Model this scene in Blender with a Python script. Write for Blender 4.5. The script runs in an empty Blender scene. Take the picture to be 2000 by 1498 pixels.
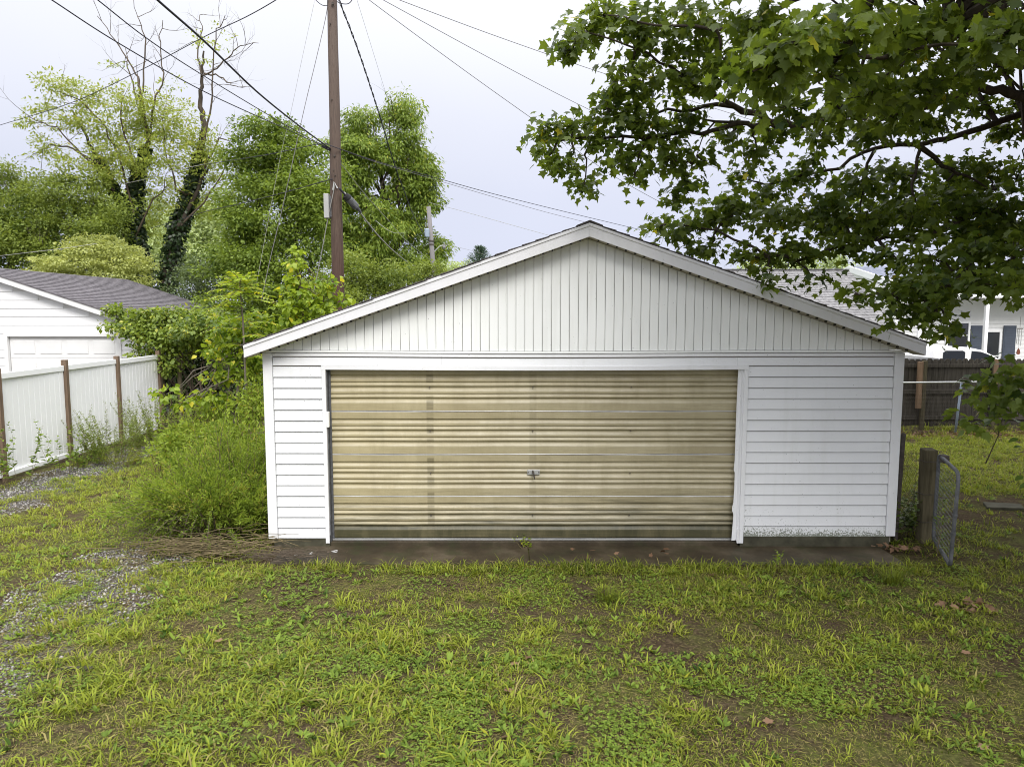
import bpy, math, random
import numpy as np
from mathutils import Vector, Matrix
R = math.radians
rnd = random.Random(7)
rng = np.random.default_rng(7)
sc = bpy.context.scene
COL = sc.collection

# ------------------------------------------------------------------ camera, sky, sun, exposure
CAM_H, PITCH, F = 2.8, R(5.64), 1387.0          # metres, tilt down, focal length in photo pixels (2000 wide)
cam = bpy.data.cameras.new('camera'); camo = bpy.data.objects.new('camera', cam); COL.objects.link(camo)
cam.sensor_width = 36.0; cam.lens = 36.0 * F / 2000.0
cam.clip_start = 0.05; cam.clip_end = 3000
camo.location = (0, 0, CAM_H); camo.rotation_euler = (R(90) - PITCH, 0, 0)
sc.camera = camo

SUN_EL, SUN_AZ = R(42), R(163)                  # azimuth from +Y clockwise: behind the camera, a little right
SKY_TOP, SKY_GAIN, SUN_E = 2.45, 1.0, 1.5
w = bpy.data.worlds.new('World'); sc.world = w; w.use_nodes = True
nt = w.node_tree; nt.nodes.clear()
o_ = nt.nodes.new('ShaderNodeOutputWorld'); mx = nt.nodes.new('ShaderNodeMixShader')
b1 = nt.nodes.new('ShaderNodeBackground'); b2 = nt.nodes.new('ShaderNodeBackground')
sky = nt.nodes.new('ShaderNodeTexSky'); sky.sky_type = 'NISHITA'; sky.sun_disc = False
sky.sun_elevation = SUN_EL; sky.sun_rotation = SUN_AZ
b1.inputs[1].default_value = 0.06
tc = nt.nodes.new('ShaderNodeTexCoord'); sp = nt.nodes.new('ShaderNodeSeparateXYZ')
rp = nt.nodes.new('ShaderNodeValToRGB')
nt.links.new(tc.outputs['Generated'], sp.inputs[0]); nt.links.new(sp.outputs[2], rp.inputs[0])
nt.links.new(sky.outputs[0], b1.inputs[0])
els = rp.color_ramp.elements
els[0].position = 0.0; els[0].color = (0.425, 0.445, 0.565, 1)
els[1].position = 1.0; els[1].color = (SKY_TOP, SKY_TOP, SKY_TOP * 1.02, 1)
e = els.new(0.16); e.color = (0.475, 0.490, 0.580, 1)
e = els.new(0.42); e.color = (0.67, 0.675, 0.695, 1)
nz = nt.nodes.new('ShaderNodeTexNoise'); nz.inputs['Scale'].default_value = 1.6; nz.inputs['Detail'].default_value = 3
mr = nt.nodes.new('ShaderNodeMapRange'); mr.inputs[1].default_value = 0.3; mr.inputs[2].default_value = 0.7
mr.inputs[3].default_value = 0.93; mr.inputs[4].default_value = 1.07
vm = nt.nodes.new('ShaderNodeVectorMath'); vm.operation = 'SCALE'
nt.links.new(tc.outputs['Generated'], nz.inputs['Vector']); nt.links.new(nz.outputs[0], mr.inputs[0])
nt.links.new(rp.outputs[0], vm.inputs[0]); nt.links.new(mr.outputs[0], vm.inputs['Scale'])
nt.links.new(vm.outputs[0], b2.inputs[0]); b2.inputs[1].default_value = SKY_GAIN
mx.inputs[0].default_value = 0.9
nt.links.new(b1.outputs[0], mx.inputs[1]); nt.links.new(b2.outputs[0], mx.inputs[2]); nt.links.new(mx.outputs[0], o_.inputs[0])

sun = bpy.data.lights.new('sun', 'SUN'); suno = bpy.data.objects.new('sun', sun); COL.objects.link(suno)
sun.energy = SUN_E; sun.angle = R(26); sun.color = (1.0, 0.965, 0.91)
to_sun = Vector((math.sin(SUN_AZ) * math.cos(SUN_EL), math.cos(SUN_AZ) * math.cos(SUN_EL), math.sin(SUN_EL)))
suno.rotation_euler = to_sun.to_track_quat('Z', 'Y').to_euler(); suno.location = (6, -8, 20)
sc.view_settings.view_transform = 'Standard'; sc.view_settings.look = 'None'
sc.view_settings.exposure = 0.74; sc.view_settings.gamma = 1.0; sc.view_settings.use_curve_mapping = False
sc.render.engine = 'CYCLES'; sc.cycles.max_bounces = 7; sc.cycles.diffuse_bounces = 4
sc.cycles.pixel_filter_type = 'BLACKMAN_HARRIS'; sc.cycles.filter_width = 1.0
sc.cycles.transmission_bounces = 5; sc.cycles.transparent_max_bounces = 6

# ------------------------------------------------------------------ pixel -> metre helpers (photo pixels, real depth Y)
def ray(px, py):
    xc = (px - 1000) / F; yc = (749 - py) / F
    return xc, math.cos(PITCH) + yc * math.sin(PITCH), -math.sin(PITCH) + yc * math.cos(PITCH)
def P(px, py, Y):
    x, y, z = ray(px, py); t = Y / y
    return np.array((x * t, Y, CAM_H + z * t))
def G(px, py, z=0.0):
    x, y, zz = ray(px, py); t = (z - CAM_H) / zz
    return np.array((x * t, y * t, z))
def proj(p):                                     # metres -> photo pixels
    d = np.asarray(p, float) - np.array((0, 0, CAM_H))
    f = d[..., 1] * math.cos(PITCH) - d[..., 2] * math.sin(PITCH)
    u = d[..., 1] * math.sin(PITCH) + d[..., 2] * math.cos(PITCH)
    f = np.where(f < 0.05, 0.05, f)
    return 1000 + F * d[..., 0] / f, 749 - F * u / f

# ------------------------------------------------------------------ materials
def nodes(name):
    m = bpy.data.materials.new(name); m.use_nodes = True
    t = m.node_tree; b = t.nodes['Principled BSDF']
    return m, t, b
def N(t, kind, **kw):
    n = t.nodes.new(kind)
    for k, v in kw.items(): setattr(n, k, v)
    return n
def noise(t, scale, detail=4, rough=0.55, vec=None):
    n = N(t, 'ShaderNodeTexNoise'); n.inputs['Scale'].default_value = scale
    n.inputs['Detail'].default_value = detail; n.inputs['Roughness'].default_value = rough
    if vec is not None: t.links.new(vec, n.inputs['Vector'])
    return n.outputs[0]
def pos(t, scale=None):
    g = N(t, 'ShaderNodeNewGeometry')
    if scale is None: return g.outputs['Position']
    m = N(t, 'ShaderNodeMapping'); m.inputs['Scale'].default_value = scale
    t.links.new(g.outputs['Position'], m.inputs[0]); return m.outputs[0]
def ramp(t, fac, stops):
    r = N(t, 'ShaderNodeValToRGB'); e = r.color_ramp.elements
    e[0].position, e[0].color = stops[0][0], (*stops[0][1], 1)
    e[1].position, e[1].color = stops[-1][0], (*stops[-1][1], 1)
    for p_, c_ in stops[1:-1]:
        q = e.new(p_); q.color = (*c_, 1)
    t.links.new(fac, r.inputs[0]); return r.outputs[0]
def mixc(t, fac, a, b, mode='MIX'):
    m = N(t, 'ShaderNodeMix', data_type='RGBA', blend_type=mode)
    for i, v in ((0, fac), (6, a), (7, b)):
        if isinstance(v, (int, float)): m.inputs[i].default_value = v
        elif isinstance(v, tuple): m.inputs[i].default_value = (*v, 1)
        else: t.links.new(v, m.inputs[i])
    return m.outputs[2]
def math_(t, op, a, b=None, c=None, clamp=False):
    m = N(t, 'ShaderNodeMath', operation=op); m.use_clamp = clamp
    for i, v in enumerate((a, b, c)):
        if v is None: continue
        if isinstance(v, (int, float)): m.inputs[i].default_value = v
        else: t.links.new(v, m.inputs[i])
    return m.outputs[0]
def mapr(t, v, a, b, c=0.0, d=1.0, smooth=False):
    m = N(t, 'ShaderNodeMapRange'); m.clamp = True
    if smooth: m.interpolation_type = 'SMOOTHSTEP'
    t.links.new(v, m.inputs[0])
    for i, x in zip((1, 2, 3, 4), (a, b, c, d)): m.inputs[i].default_value = x
    return m.outputs[0]
def xyz(t):
    s = N(t, 'ShaderNodeSeparateXYZ'); t.links.new(pos(t), s.inputs[0]); return s.outputs
def bump(t, b, h, strength=0.3, dist=0.01):
    n = N(t, 'ShaderNodeBump'); n.inputs['Strength'].default_value = strength; n.inputs['Distance'].default_value = dist
    t.links.new(h, n.inputs['Height']); t.links.new(n.outputs[0], b.inputs['Normal'])
def plain(name, col, rough=0.6, spec=0.4, metal=0.0, var=0.12, scale=8.0, bmp=0.0, stretch=(1, 1, 1)):
    m, t, b = nodes(name)
    n = noise(t, scale, 5, 0.6, pos(t, stretch))
    c = ramp(t, n, [(0.25, tuple(x * (1 - var) for x in col)), (0.75, tuple(min(1, x * (1 + var)) for x in col))])
    t.links.new(c, b.inputs['Base Color']); b.inputs['Roughness'].default_value = rough
    b.inputs['Specular IOR Level'].default_value = spec; b.inputs['Metallic'].default_value = metal
    if bmp: bump(t, b, n, bmp, 0.01)
    return m
M = {}
def vinyl(name, base, algae=0.0):
    m, t, b = nodes(name); x, y, z = xyz(t)
    big = noise(t, 1.3, 4, 0.6, pos(t, (1, 1, 0.5)))
    c = ramp(t, big, [(0.3, tuple(v * 0.94 for v in base)), (0.7, base)])
    streak = noise(t, 9.0, 4, 0.6, pos(t, (1, 1, 0.08)))
    c = mixc(t, mapr(t, streak, 0.52, 0.75, 0, 0.16), c, (0.52, 0.53, 0.47))
    speck = noise(t, 55.0, 2, 0.5, pos(t))
    c = mixc(t, mapr(t, speck, 0.742, 0.765, 0, 0.75), c, (0.05, 0.05, 0.045))
    if algae:
        # green-black mildew on the lowest courses to the right of the door
        g1 = noise(t, 62.0, 3, 0.7, pos(t)); g2 = noise(t, 5.0, 3, 0.6, pos(t))
        zone = math_(t, 'MULTIPLY', mapr(t, z, 0.06, 0.215, 1.0, 0.0), mapr(t, x, 2.4, 2.9))
        zone2 = math_(t, 'MULTIPLY', mapr(t, z, 0.20, 0.50, 0.55, 0.0), mapr(t, x, 2.4, 2.9))
        thr = math_(t, 'ADD', math_(t, 'MULTIPLY', zone, 0.26), math_(t, 'MULTIPLY', zone2, 0.06))
        lump = math_(t, 'ADD', g1, math_(t, 'MULTIPLY', math_(t, 'SUBTRACT', g2, 0.5), 0.28))
        f = mapr(t, math_(t, 'ADD', lump, thr), 0.66, 0.72, 0, 0.85)
        c = mixc(t, math_(t, 'MULTIPLY', f, mapr(t, math_(t, 'ADD', zone, zone2), 0.0, 0.1)), c, (0.07, 0.085, 0.05))
        c = mixc(t, math_(t, 'MULTIPLY', zone, 0.22), c, (0.33, 0.36, 0.25))
    t.links.new(c, b.inputs['Base Color']); b.inputs['Roughness'].default_value = 0.42; b.inputs['Specular IOR Level'].default_value = 0.35
    bump(t, b, noise(t, 3.0, 2, 0.5, pos(t, (1, 1, 2.5))), 0.10, 0.02)
    return m
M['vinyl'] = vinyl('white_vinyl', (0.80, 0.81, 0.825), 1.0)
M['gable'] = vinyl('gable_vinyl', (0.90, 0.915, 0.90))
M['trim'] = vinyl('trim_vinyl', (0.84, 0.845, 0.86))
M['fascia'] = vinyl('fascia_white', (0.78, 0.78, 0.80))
M['soffit'] = plain('soffit', (0.42, 0.38, 0.32), 0.8, 0.2)
M['hole'] = plain('dark_gap', (0.02, 0.018, 0.015), 0.9, 0.1)

def door_mat():
    m, t, b = nodes('tan_fibreglass'); x, y, z = xyz(t)
    n1 = noise(t, 2.2, 4, 0.6, pos(t, (0.5, 1, 1.6)))
    c = ramp(t, n1, [(0.3, (0.31, 0.265, 0.16)), (0.7, (0.42, 0.37, 0.235))])
    g = noise(t, 150.0, 2, 0.6, pos(t))
    c = mixc(t, mapr(t, g, 0.35, 0.7, 0.0, 0.22), c, (0.62, 0.55, 0.38))
    warm = mapr(t, x, -2.2, 0.2, 0.22, 0.0)
    c = mixc(t, warm, c, (0.55, 0.45, 0.20))
    lit = N(t, 'ShaderNodeAttribute', attribute_name='skylit')       # sky-lit bright lines painted pale on the rib shoulders
    c = mixc(t, math_(t, 'MULTIPLY', lit.outputs['Fac'], mapr(t, noise(t, 7, 4, .6, pos(t, (.5, 1, 2))), .3, .65, .08, .6)), c, (0.62, 0.575, 0.46))
    # grime in the lowest section, heavier in the last 25 cm
    d1 = noise(t, 5.0, 6, 0.7, pos(t, (0.22, 1, 4)))
    zone = math_(t, 'ADD', mapr(t, z, 0.09, 0.22, 0.46, 0.0), mapr(t, z, 0.05, 0.75, 0.27, -0.13))
    zone = math_(t, 'ADD', zone, mapr(t, x, 0.2, 2.6, 0.0, 0.09))
    f = mapr(t, math_(t, 'ADD', d1, zone), 0.52, 0.86, 0.0, 0.93)
    c = mixc(t, f, c, (0.036, 0.036, 0.015))
    str_ = noise(t, 16.0, 4, 0.6, pos(t, (0.12, 1, 3)))
    c = mixc(t, mapr(t, str_, 0.48, 0.74, 0.0, 0.28), c, (0.20, 0.165, 0.085))
    blot = noise(t, 2.2, 6, 0.72, pos(t, (1.5, 1, 0.3))); c = mixc(t, mapr(t, blot, 0.44, 0.66, 0.0, 0.38), c, (0.23, 0.195, 0.105))
    # the stiles behind show as dull vertical bands
    for sx, kk in ((-1.0, .65), (0.255, .35)):
        dx = math_(t, 'ABSOLUTE', math_(t, 'SUBTRACT', x, sx))
        k = math_(t, 'MULTIPLY', mapr(t, dx, 0.035, 0.05, 1.0, 0.0), mapr(t, noise(t, 5.0, 2, 0.5, pos(t, (0.1, 1, 3.2))), 0.42, 0.62, 0.05, kk))
        c = mixc(t, k, c, (0.13, 0.11, 0.06))
    t.links.new(c, b.inputs['Base Color']); b.inputs['Roughness'].default_value = 0.42; b.inputs['Specular IOR Level'].default_value = 0.45
    bump(t, b, g, 0.12, 0.003)
    return m
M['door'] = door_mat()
M['alu'] = plain('weathered_aluminium', (0.46, 0.46, 0.45), 0.45, 0.45, 0.4, 0.4, 12, 0.1, (0.2, 1, 3))
M['galv'] = plain('galvanised_steel', (0.115, 0.118, 0.125), 0.55, 0.4, 0.3, 0.5, 14, 0.1)
M['rail'] = plain('pale_galvanised_rail', (0.60, 0.61, 0.60), 0.45, 0.5, 0.3, 0.15, 25)
M['rust'] = plain('dark_rusty_steel', (0.10, 0.085, 0.075), 0.7, 0.3, 0.3, 0.4, 25, 0.2)

def concrete():
    m, t, b = nodes('wet_concrete')
    a = noise(t, 1.5, 5, 0.65, pos(t)); a2 = noise(t, 25, 4, 0.7, pos(t))
    c = ramp(t, a, [(0.3, (0.020, 0.016, 0.010)), (0.5, (0.054, 0.041, 0.025)), (0.7, (0.125, 0.10, 0.068))])
    c = mixc(t, mapr(t, noise(t, 3.5, 4, 0.6, pos(t)), 0.5, 0.68, 0, 0.65), c, (0.035, 0.042, 0.016))
    c = mixc(t, mapr(t, a2, 0.3, 0.8, 0, 0.5), c, (0.05, 0.04, 0.025))
    t.links.new(c, b.inputs['Base Color']); b.inputs['Roughness'].default_value = 0.6; b.inputs['Specular IOR Level'].default_value = 0.25
    bump(t, b, a2, 0.35, 0.008); return m
M['concrete'] = concrete()
M['block'] = plain('foundation_block', (0.065, 0.062, 0.042), 0.85, 0.2, 0, 0.5, 6, 0.4)

def ground_mat():
    m, t, b = nodes('patchy_soil'); x, y, z = xyz(t)
    a = noise(t, 1.1, 5, 0.6, pos(t)); f = noise(t, 40, 5, 0.7, pos(t)); mid = noise(t, 7, 4, 0.65, pos(t))
    soil = ramp(t, f, [(0.25, (0.018, 0.013, 0.008)), (0.5, (0.062, 0.045, 0.028)), (0.8, (0.19, 0.145, 0.09))])
    moss = ramp(t, f, [(0.3, (0.030, 0.036, 0.010)), (0.75, (0.15, 0.15, 0.05))])
    c = mixc(t, mapr(t, math_(t, 'ADD', math_(t, 'MULTIPLY', a, 0.6), math_(t, 'MULTIPLY', mid, 0.4)), 0.46, 0.60), soil, moss)
    # gravel wheel tracks on the left
    wob = math_(t, 'MULTIPLY', math_(t, 'SUBTRACT', noise(t, 0.9, 4, 0.7, pos(t)), 0.5), 1.6)
    gx = math_(t, 'ADD', x, wob)
    p1 = math_(t, 'MULTIPLY', mapr(t, gx, -8.4, -8.1), mapr(t, gx, -7.3, -6.9, 1.0, 0.0))
    p2 = math_(t, 'MULTIPLY', mapr(t, gx, -5.1, -4.6), mapr(t, gx, -3.9, -3.3, 1.0, 0.0))
    p2 = math_(t, 'MULTIPLY', p2, mapr(t, y, 8.3, 9.2, 1.0, 0.0))
    p1 = math_(t, 'MULTIPLY', p1, mapr(t, y, 15.5, 17.5, 1.0, 0.0))
    gf = math_(t, 'MAXIMUM', p1, math_(t, 'MULTIPLY', p2, mapr(t, mid, 0.38, 0.52)))
    v = N(t, 'ShaderNodeTexVoronoi'); v.inputs['Scale'].default_value = 38; t.links.new(pos(t), v.inputs['Vector'])
    st = ramp(t, v.outputs['Color'], [(0.1, (0.12, 0.115, 0.11)), (0.6, (0.30, 0.29, 0.275)), (0.9, (0.46, 0.44, 0.42))])
    st = mixc(t, mapr(t, v.outputs['Distance'], 0.0, 0.6), st, (0.07, 0.06, 0.05))
    c = mixc(t, gf, c, st)
    far = mapr(t, y, 18, 30); c = mixc(t, far, c, (0.06, 0.09, 0.02))
    t.links.new(c, b.inputs['Base Color']); b.inputs['Roughness'].default_value = 0.95; b.inputs['Specular IOR Level'].default_value = 0.04
    h = math_(t, 'ADD', f, math_(t, 'MULTIPLY', v.outputs['Distance'], gf))
    bump(t, b, h, 0.8, 0.02); return m
M['ground'] = ground_mat()

def stone_mat():
    m, t, b = nodes('gravel_stone'); a = N(t, 'ShaderNodeAttribute', attribute_name='tint')
    c = ramp(t, a.outputs['Fac'], [(0.0, (0.10, 0.095, 0.09)), (0.5, (0.27, 0.26, 0.25)), (0.85, (0.42, 0.40, 0.38)), (1.0, (0.33, 0.27, 0.21))])
    t.links.new(c, b.inputs['Base Color']); b.inputs['Roughness'].default_value = 0.75; return m
M['stone'] = stone_mat()

def leaf_mat(name, dark, light, alt, trans=0.32, rough=0.45, spec=0.3, tmul=1.5):
    m, t, b = nodes(name); a = N(t, 'ShaderNodeAttribute', attribute_name='tint')
    fine = noise(t, 30, 2, 0.5, pos(t))
    c = ramp(t, a.outputs['Fac'], [(0.0, dark), (0.75, light), (0.93, light), (1.0, alt)])
    c = mixc(t, mapr(t, fine, 0.3, 0.7, 0.0, 0.25), c, tuple(v * 0.7 for v in light))
    t.links.new(c, b.inputs['Base Color']); b.inputs['Roughness'].default_value = rough; b.inputs['Specular IOR Level'].default_value = spec
    tr = N(t, 'ShaderNodeBsdfTranslucent'); mxs = N(t, 'ShaderNodeMixShader'); mxs.inputs[0].default_value = trans
    tcol = mixc(t, 1.0, c, (min(2, tmul), min(2, tmul * 0.95), tmul * 0.55), 'MULTIPLY')
    t.links.new(tcol, tr.inputs[0])
    out = t.nodes['Material Output']
    t.links.new(b.outputs[0], mxs.inputs[1]); t.links.new(tr.outputs[0], mxs.inputs[2]); t.links.new(mxs.outputs[0], out.inputs[0])
    return m
M['maple'] = leaf_mat('maple_leaf', (0.024, 0.056, 0.011), (0.140, 0.190, 0.026), (0.42, 0.37, 0.025), 0.47, 0.40, 0.32, 2.0)
M['grass'] = leaf_mat('grass_blade', (0.022, 0.050, 0.006), (0.305, 0.355, 0.045), (0.33, 0.25, 0.13), 0.32, 0.55, 0.14)
M['weed'] = leaf_mat('weed_leaf', (0.022, 0.060, 0.010), (0.235, 0.33, 0.052), (0.38, 0.38, 0.04), 0.34, 0.55, 0.14)
M['feather'] = leaf_mat('feathery_leaf', (0.055, 0.105, 0.012), (0.27, 0.355, 0.050), (0.34, 0.32, 0.07), 0.4, 0.55, 0.14)
M['bright'] = leaf_mat('bright_sapling_leaf', (0.09, 0.17, 0.016), (0.34, 0.44, 0.045), (0.60, 0.54, 0.05), 0.42, 0.42, 0.35)
M['vine'] = leaf_mat('vine_leaf', (0.045, 0.09, 0.018), (0.25, 0.33, 0.055), (0.46, 0.46, 0.08), 0.35, 0.42, 0.35)
M['ivy'] = leaf_mat('ivy_leaf', (0.010, 0.022, 0.008), (0.03, 0.055, 0.014), (0.07, 0.10, 0.02), 0.15, 0.4, 0.4)
M['hedge'] = leaf_mat('broad_tree_leaf', (0.042, 0.082, 0.013), (0.235, 0.295, 0.058), (0.38, 0.40, 0.09), 0.35, 0.5, 0.25)
M['locust'] = leaf_mat('locust_leaf', (0.12, 0.17, 0.035), (0.36, 0.42, 0.10), (0.48, 0.44, 0.09), 0.4, 0.5, 0.2)
M['mid'] = leaf_mat('green_tree_leaf', (0.038, 0.082, 0.012), (0.225, 0.305, 0.050), (0.44, 0.45, 0.08), 0.35, 0.48, 0.25)
M['pale'] = leaf_mat('pale_tree_leaf', (0.17, 0.21, 0.06), (0.46, 0.50, 0.18), (0.5, 0.5, 0.2), 0.35, 0.5, 0.2)
M['dusk'] = leaf_mat('dark_shrub_leaf', (0.05, 0.08, 0.03), (0.16, 0.21, 0.09), (0.2, 0.25, 0.1), 0.25, 0.5, 0.25)
M['needle'] = leaf_mat('spruce_needle', (0.09, 0.13, 0.11), (0.2, 0.27, 0.22), (0.25, 0.3, 0.25), 0.1, 0.6, 0.2)
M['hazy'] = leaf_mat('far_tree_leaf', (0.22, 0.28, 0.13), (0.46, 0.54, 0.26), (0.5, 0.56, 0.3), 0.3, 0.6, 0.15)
M['deadleaf'] = leaf_mat('dead_leaf', (0.10, 0.055, 0.03), (0.26, 0.16, 0.10), (0.36, 0.26, 0.18), 0.15, 0.7, 0.2)
M['straw'] = plain('dry_stem', (0.15, 0.118, 0.062), 0.8, 0.2, 0, 0.6, 20)
M['twig'] = plain('grey_brown_twig', (0.105, 0.082, 0.06), 0.85, 0.2, 0, 0.4, 15)
M['bark'] = plain('dark_bark', (0.062, 0.05, 0.038), 0.9, 0.2, 0, 0.45, 9, 0.7, (3, 3, 0.6))
M['pbark'] = plain('grey_bark', (0.15, 0.13, 0.105), 0.9, 0.2, 0, 0.4, 9, 0.5, (3, 3, 0.6))

def pole_mat():
    m, t, b = nodes('creosoted_pole'); x, y, z = xyz(t)
    g = noise(t, 20, 5, 0.65, pos(t, (3, 3, 0.12))); l = noise(t, 0.6, 3, 0.5, pos(t))
    c = ramp(t, g, [(0.3, (0.048, 0.033, 0.026)), (0.7, (0.150, 0.104, 0.080))])
    c = mixc(t, mapr(t, z, 5.0, 10.5, 0.0, 0.5), c, (0.25, 0.205, 0.18))
    c = mixc(t, mapr(t, g, 0.58, 0.66, 0, 0.85), c, (0.05, 0.03, 0.025))
    c = mixc(t, mapr(t, z, 4.6, 3.4, 0.0, 0.6), c, (0.075, 0.034, 0.028))
    t.links.new(c, b.inputs['Base Color']); b.inputs['Roughness'].default_value = 0.75; b.inputs['Specular IOR Level'].default_value = 0.25
    bump(t, b, g, 0.5, 0.01); return m
M['pole'] = pole_mat()
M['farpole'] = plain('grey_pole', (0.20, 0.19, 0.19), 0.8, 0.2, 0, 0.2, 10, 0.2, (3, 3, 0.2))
M['cedar'] = plain('weathered_board', (0.074, 0.066, 0.054), 0.9, 0.15, 0, 0.6, 14, 0.5, (2, 2, 0.15))
M['newwood'] = plain('tan_post_wood', (0.24, 0.16, 0.10), 0.8, 0.2, 0, 0.3, 12, 0.3, (2, 2, 0.15))
M['oldpost'] = plain('mossy_post_wood', (0.105, 0.09, 0.055), 0.9, 0.15, 0, 0.5, 14, 0.5, (2, 2, 0.2))
M['stake'] = plain('brown_fence_stake', (0.165, 0.115, 0.08), 0.8, 0.2, 0, 0.4, 12, 0.3, (3, 3, 0.2))
M['pvc'] = plain('white_pvc', (0.90, 0.905, 0.92), 0.35, 0.4, 0, 0.02, 2)
M['white'] = plain('white_paint', (0.78, 0.78, 0.78), 0.5, 0.3, 0, 0.04, 3)
M['cable'] = plain('black_cable', (0.035, 0.033, 0.045), 0.6, 0.3, 0, 0.2, 10)
M['greycable'] = plain('grey_steel_strand', (0.34, 0.33, 0.31), 0.5, 0.4, 0.3, 0.2, 10)
M['thincable'] = plain('weathered_wire', (0.16, 0.15, 0.155), 0.6, 0.3, 0.1, 0.2, 10)
M['tank'] = plain('transformer_paint', (0.30, 0.36, 0.45), 0.5, 0.4, 0, 0.1, 4)
M['tankgrey'] = plain('pale_grey_box', (0.42, 0.42, 0.41), 0.5, 0.3, 0, 0.1, 4)
M['rubber'] = plain('black_rubber', (0.025, 0.025, 0.026), 0.7, 0.3)
M['carwhite'] = plain('white_car_paint', (0.82, 0.82, 0.83), 0.2, 0.6, 0, 0.01, 2)
M['carblack'] = plain('black_car_paint', (0.012, 0.012, 0.014), 0.2, 0.6, 0, 0.05, 2)
M['shutter'] = plain('slate_blue_shutter', (0.07, 0.085, 0.115), 0.6, 0.3, 0, 0.1, 4)
M['chime'] = plain('red_brown_wood', (0.18, 0.06, 0.035), 0.6, 0.3)
def glass():
    m, t, b = nodes('window_glass'); b.inputs['Base Color'].default_value = (0.03, 0.035, 0.045, 1)
    b.inputs['Roughness'].default_value = 0.06; b.inputs['Specular IOR Level'].default_value = 0.9; return m
M['glass'] = glass()
def shingle(name, a_, b_, s=(4, 4, 8)):
    m, t, b = nodes(name)
    br = N(t, 'ShaderNodeTexNoise'); br.inputs['Scale'].default_value = 3.0; br.inputs['Detail'].default_value = 2
    t.links.new(pos(t, s), br.inputs['Vector'])
    gr = noise(t, 120, 2, 0.6, pos(t)); st = noise(t, 0.8, 4, 0.6, pos(t))
    c = ramp(t, br.outputs[0], [(0.35, a_), (0.65, b_)])
    c = mixc(t, mapr(t, gr, 0.3, 0.7, 0, 0.35), c, tuple(v * 0.6 for v in a_))
    c = mixc(t, mapr(t, st, 0.45, 0.7, 0, 0.3), c, tuple(v * 0.7 for v in a_))
    t.links.new(c, b.inputs['Base Color']); b.inputs['Roughness'].default_value = 0.9; b.inputs['Specular IOR Level'].default_value = 0.2
    bump(t, b, gr, 0.4, 0.004); return m
M['shin_dark'] = shingle('dark_shingle', (0.075, 0.068, 0.066), (0.15, 0.135, 0.13))
M['shin_plum'] = shingle('plum_grey_shingle', (0.115, 0.105, 0.115), (0.215, 0.20, 0.215), (3, 3, 3))
M['shin_grey'] = shingle('pale_grey_shingle', (0.17, 0.167, 0.172), (0.29, 0.285, 0.29), (3, 3, 3))
M['shin_blue'] = shingle('blue_grey_shingle', (0.20, 0.22, 0.28), (0.32, 0.34, 0.41), (3, 3, 3))

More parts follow.
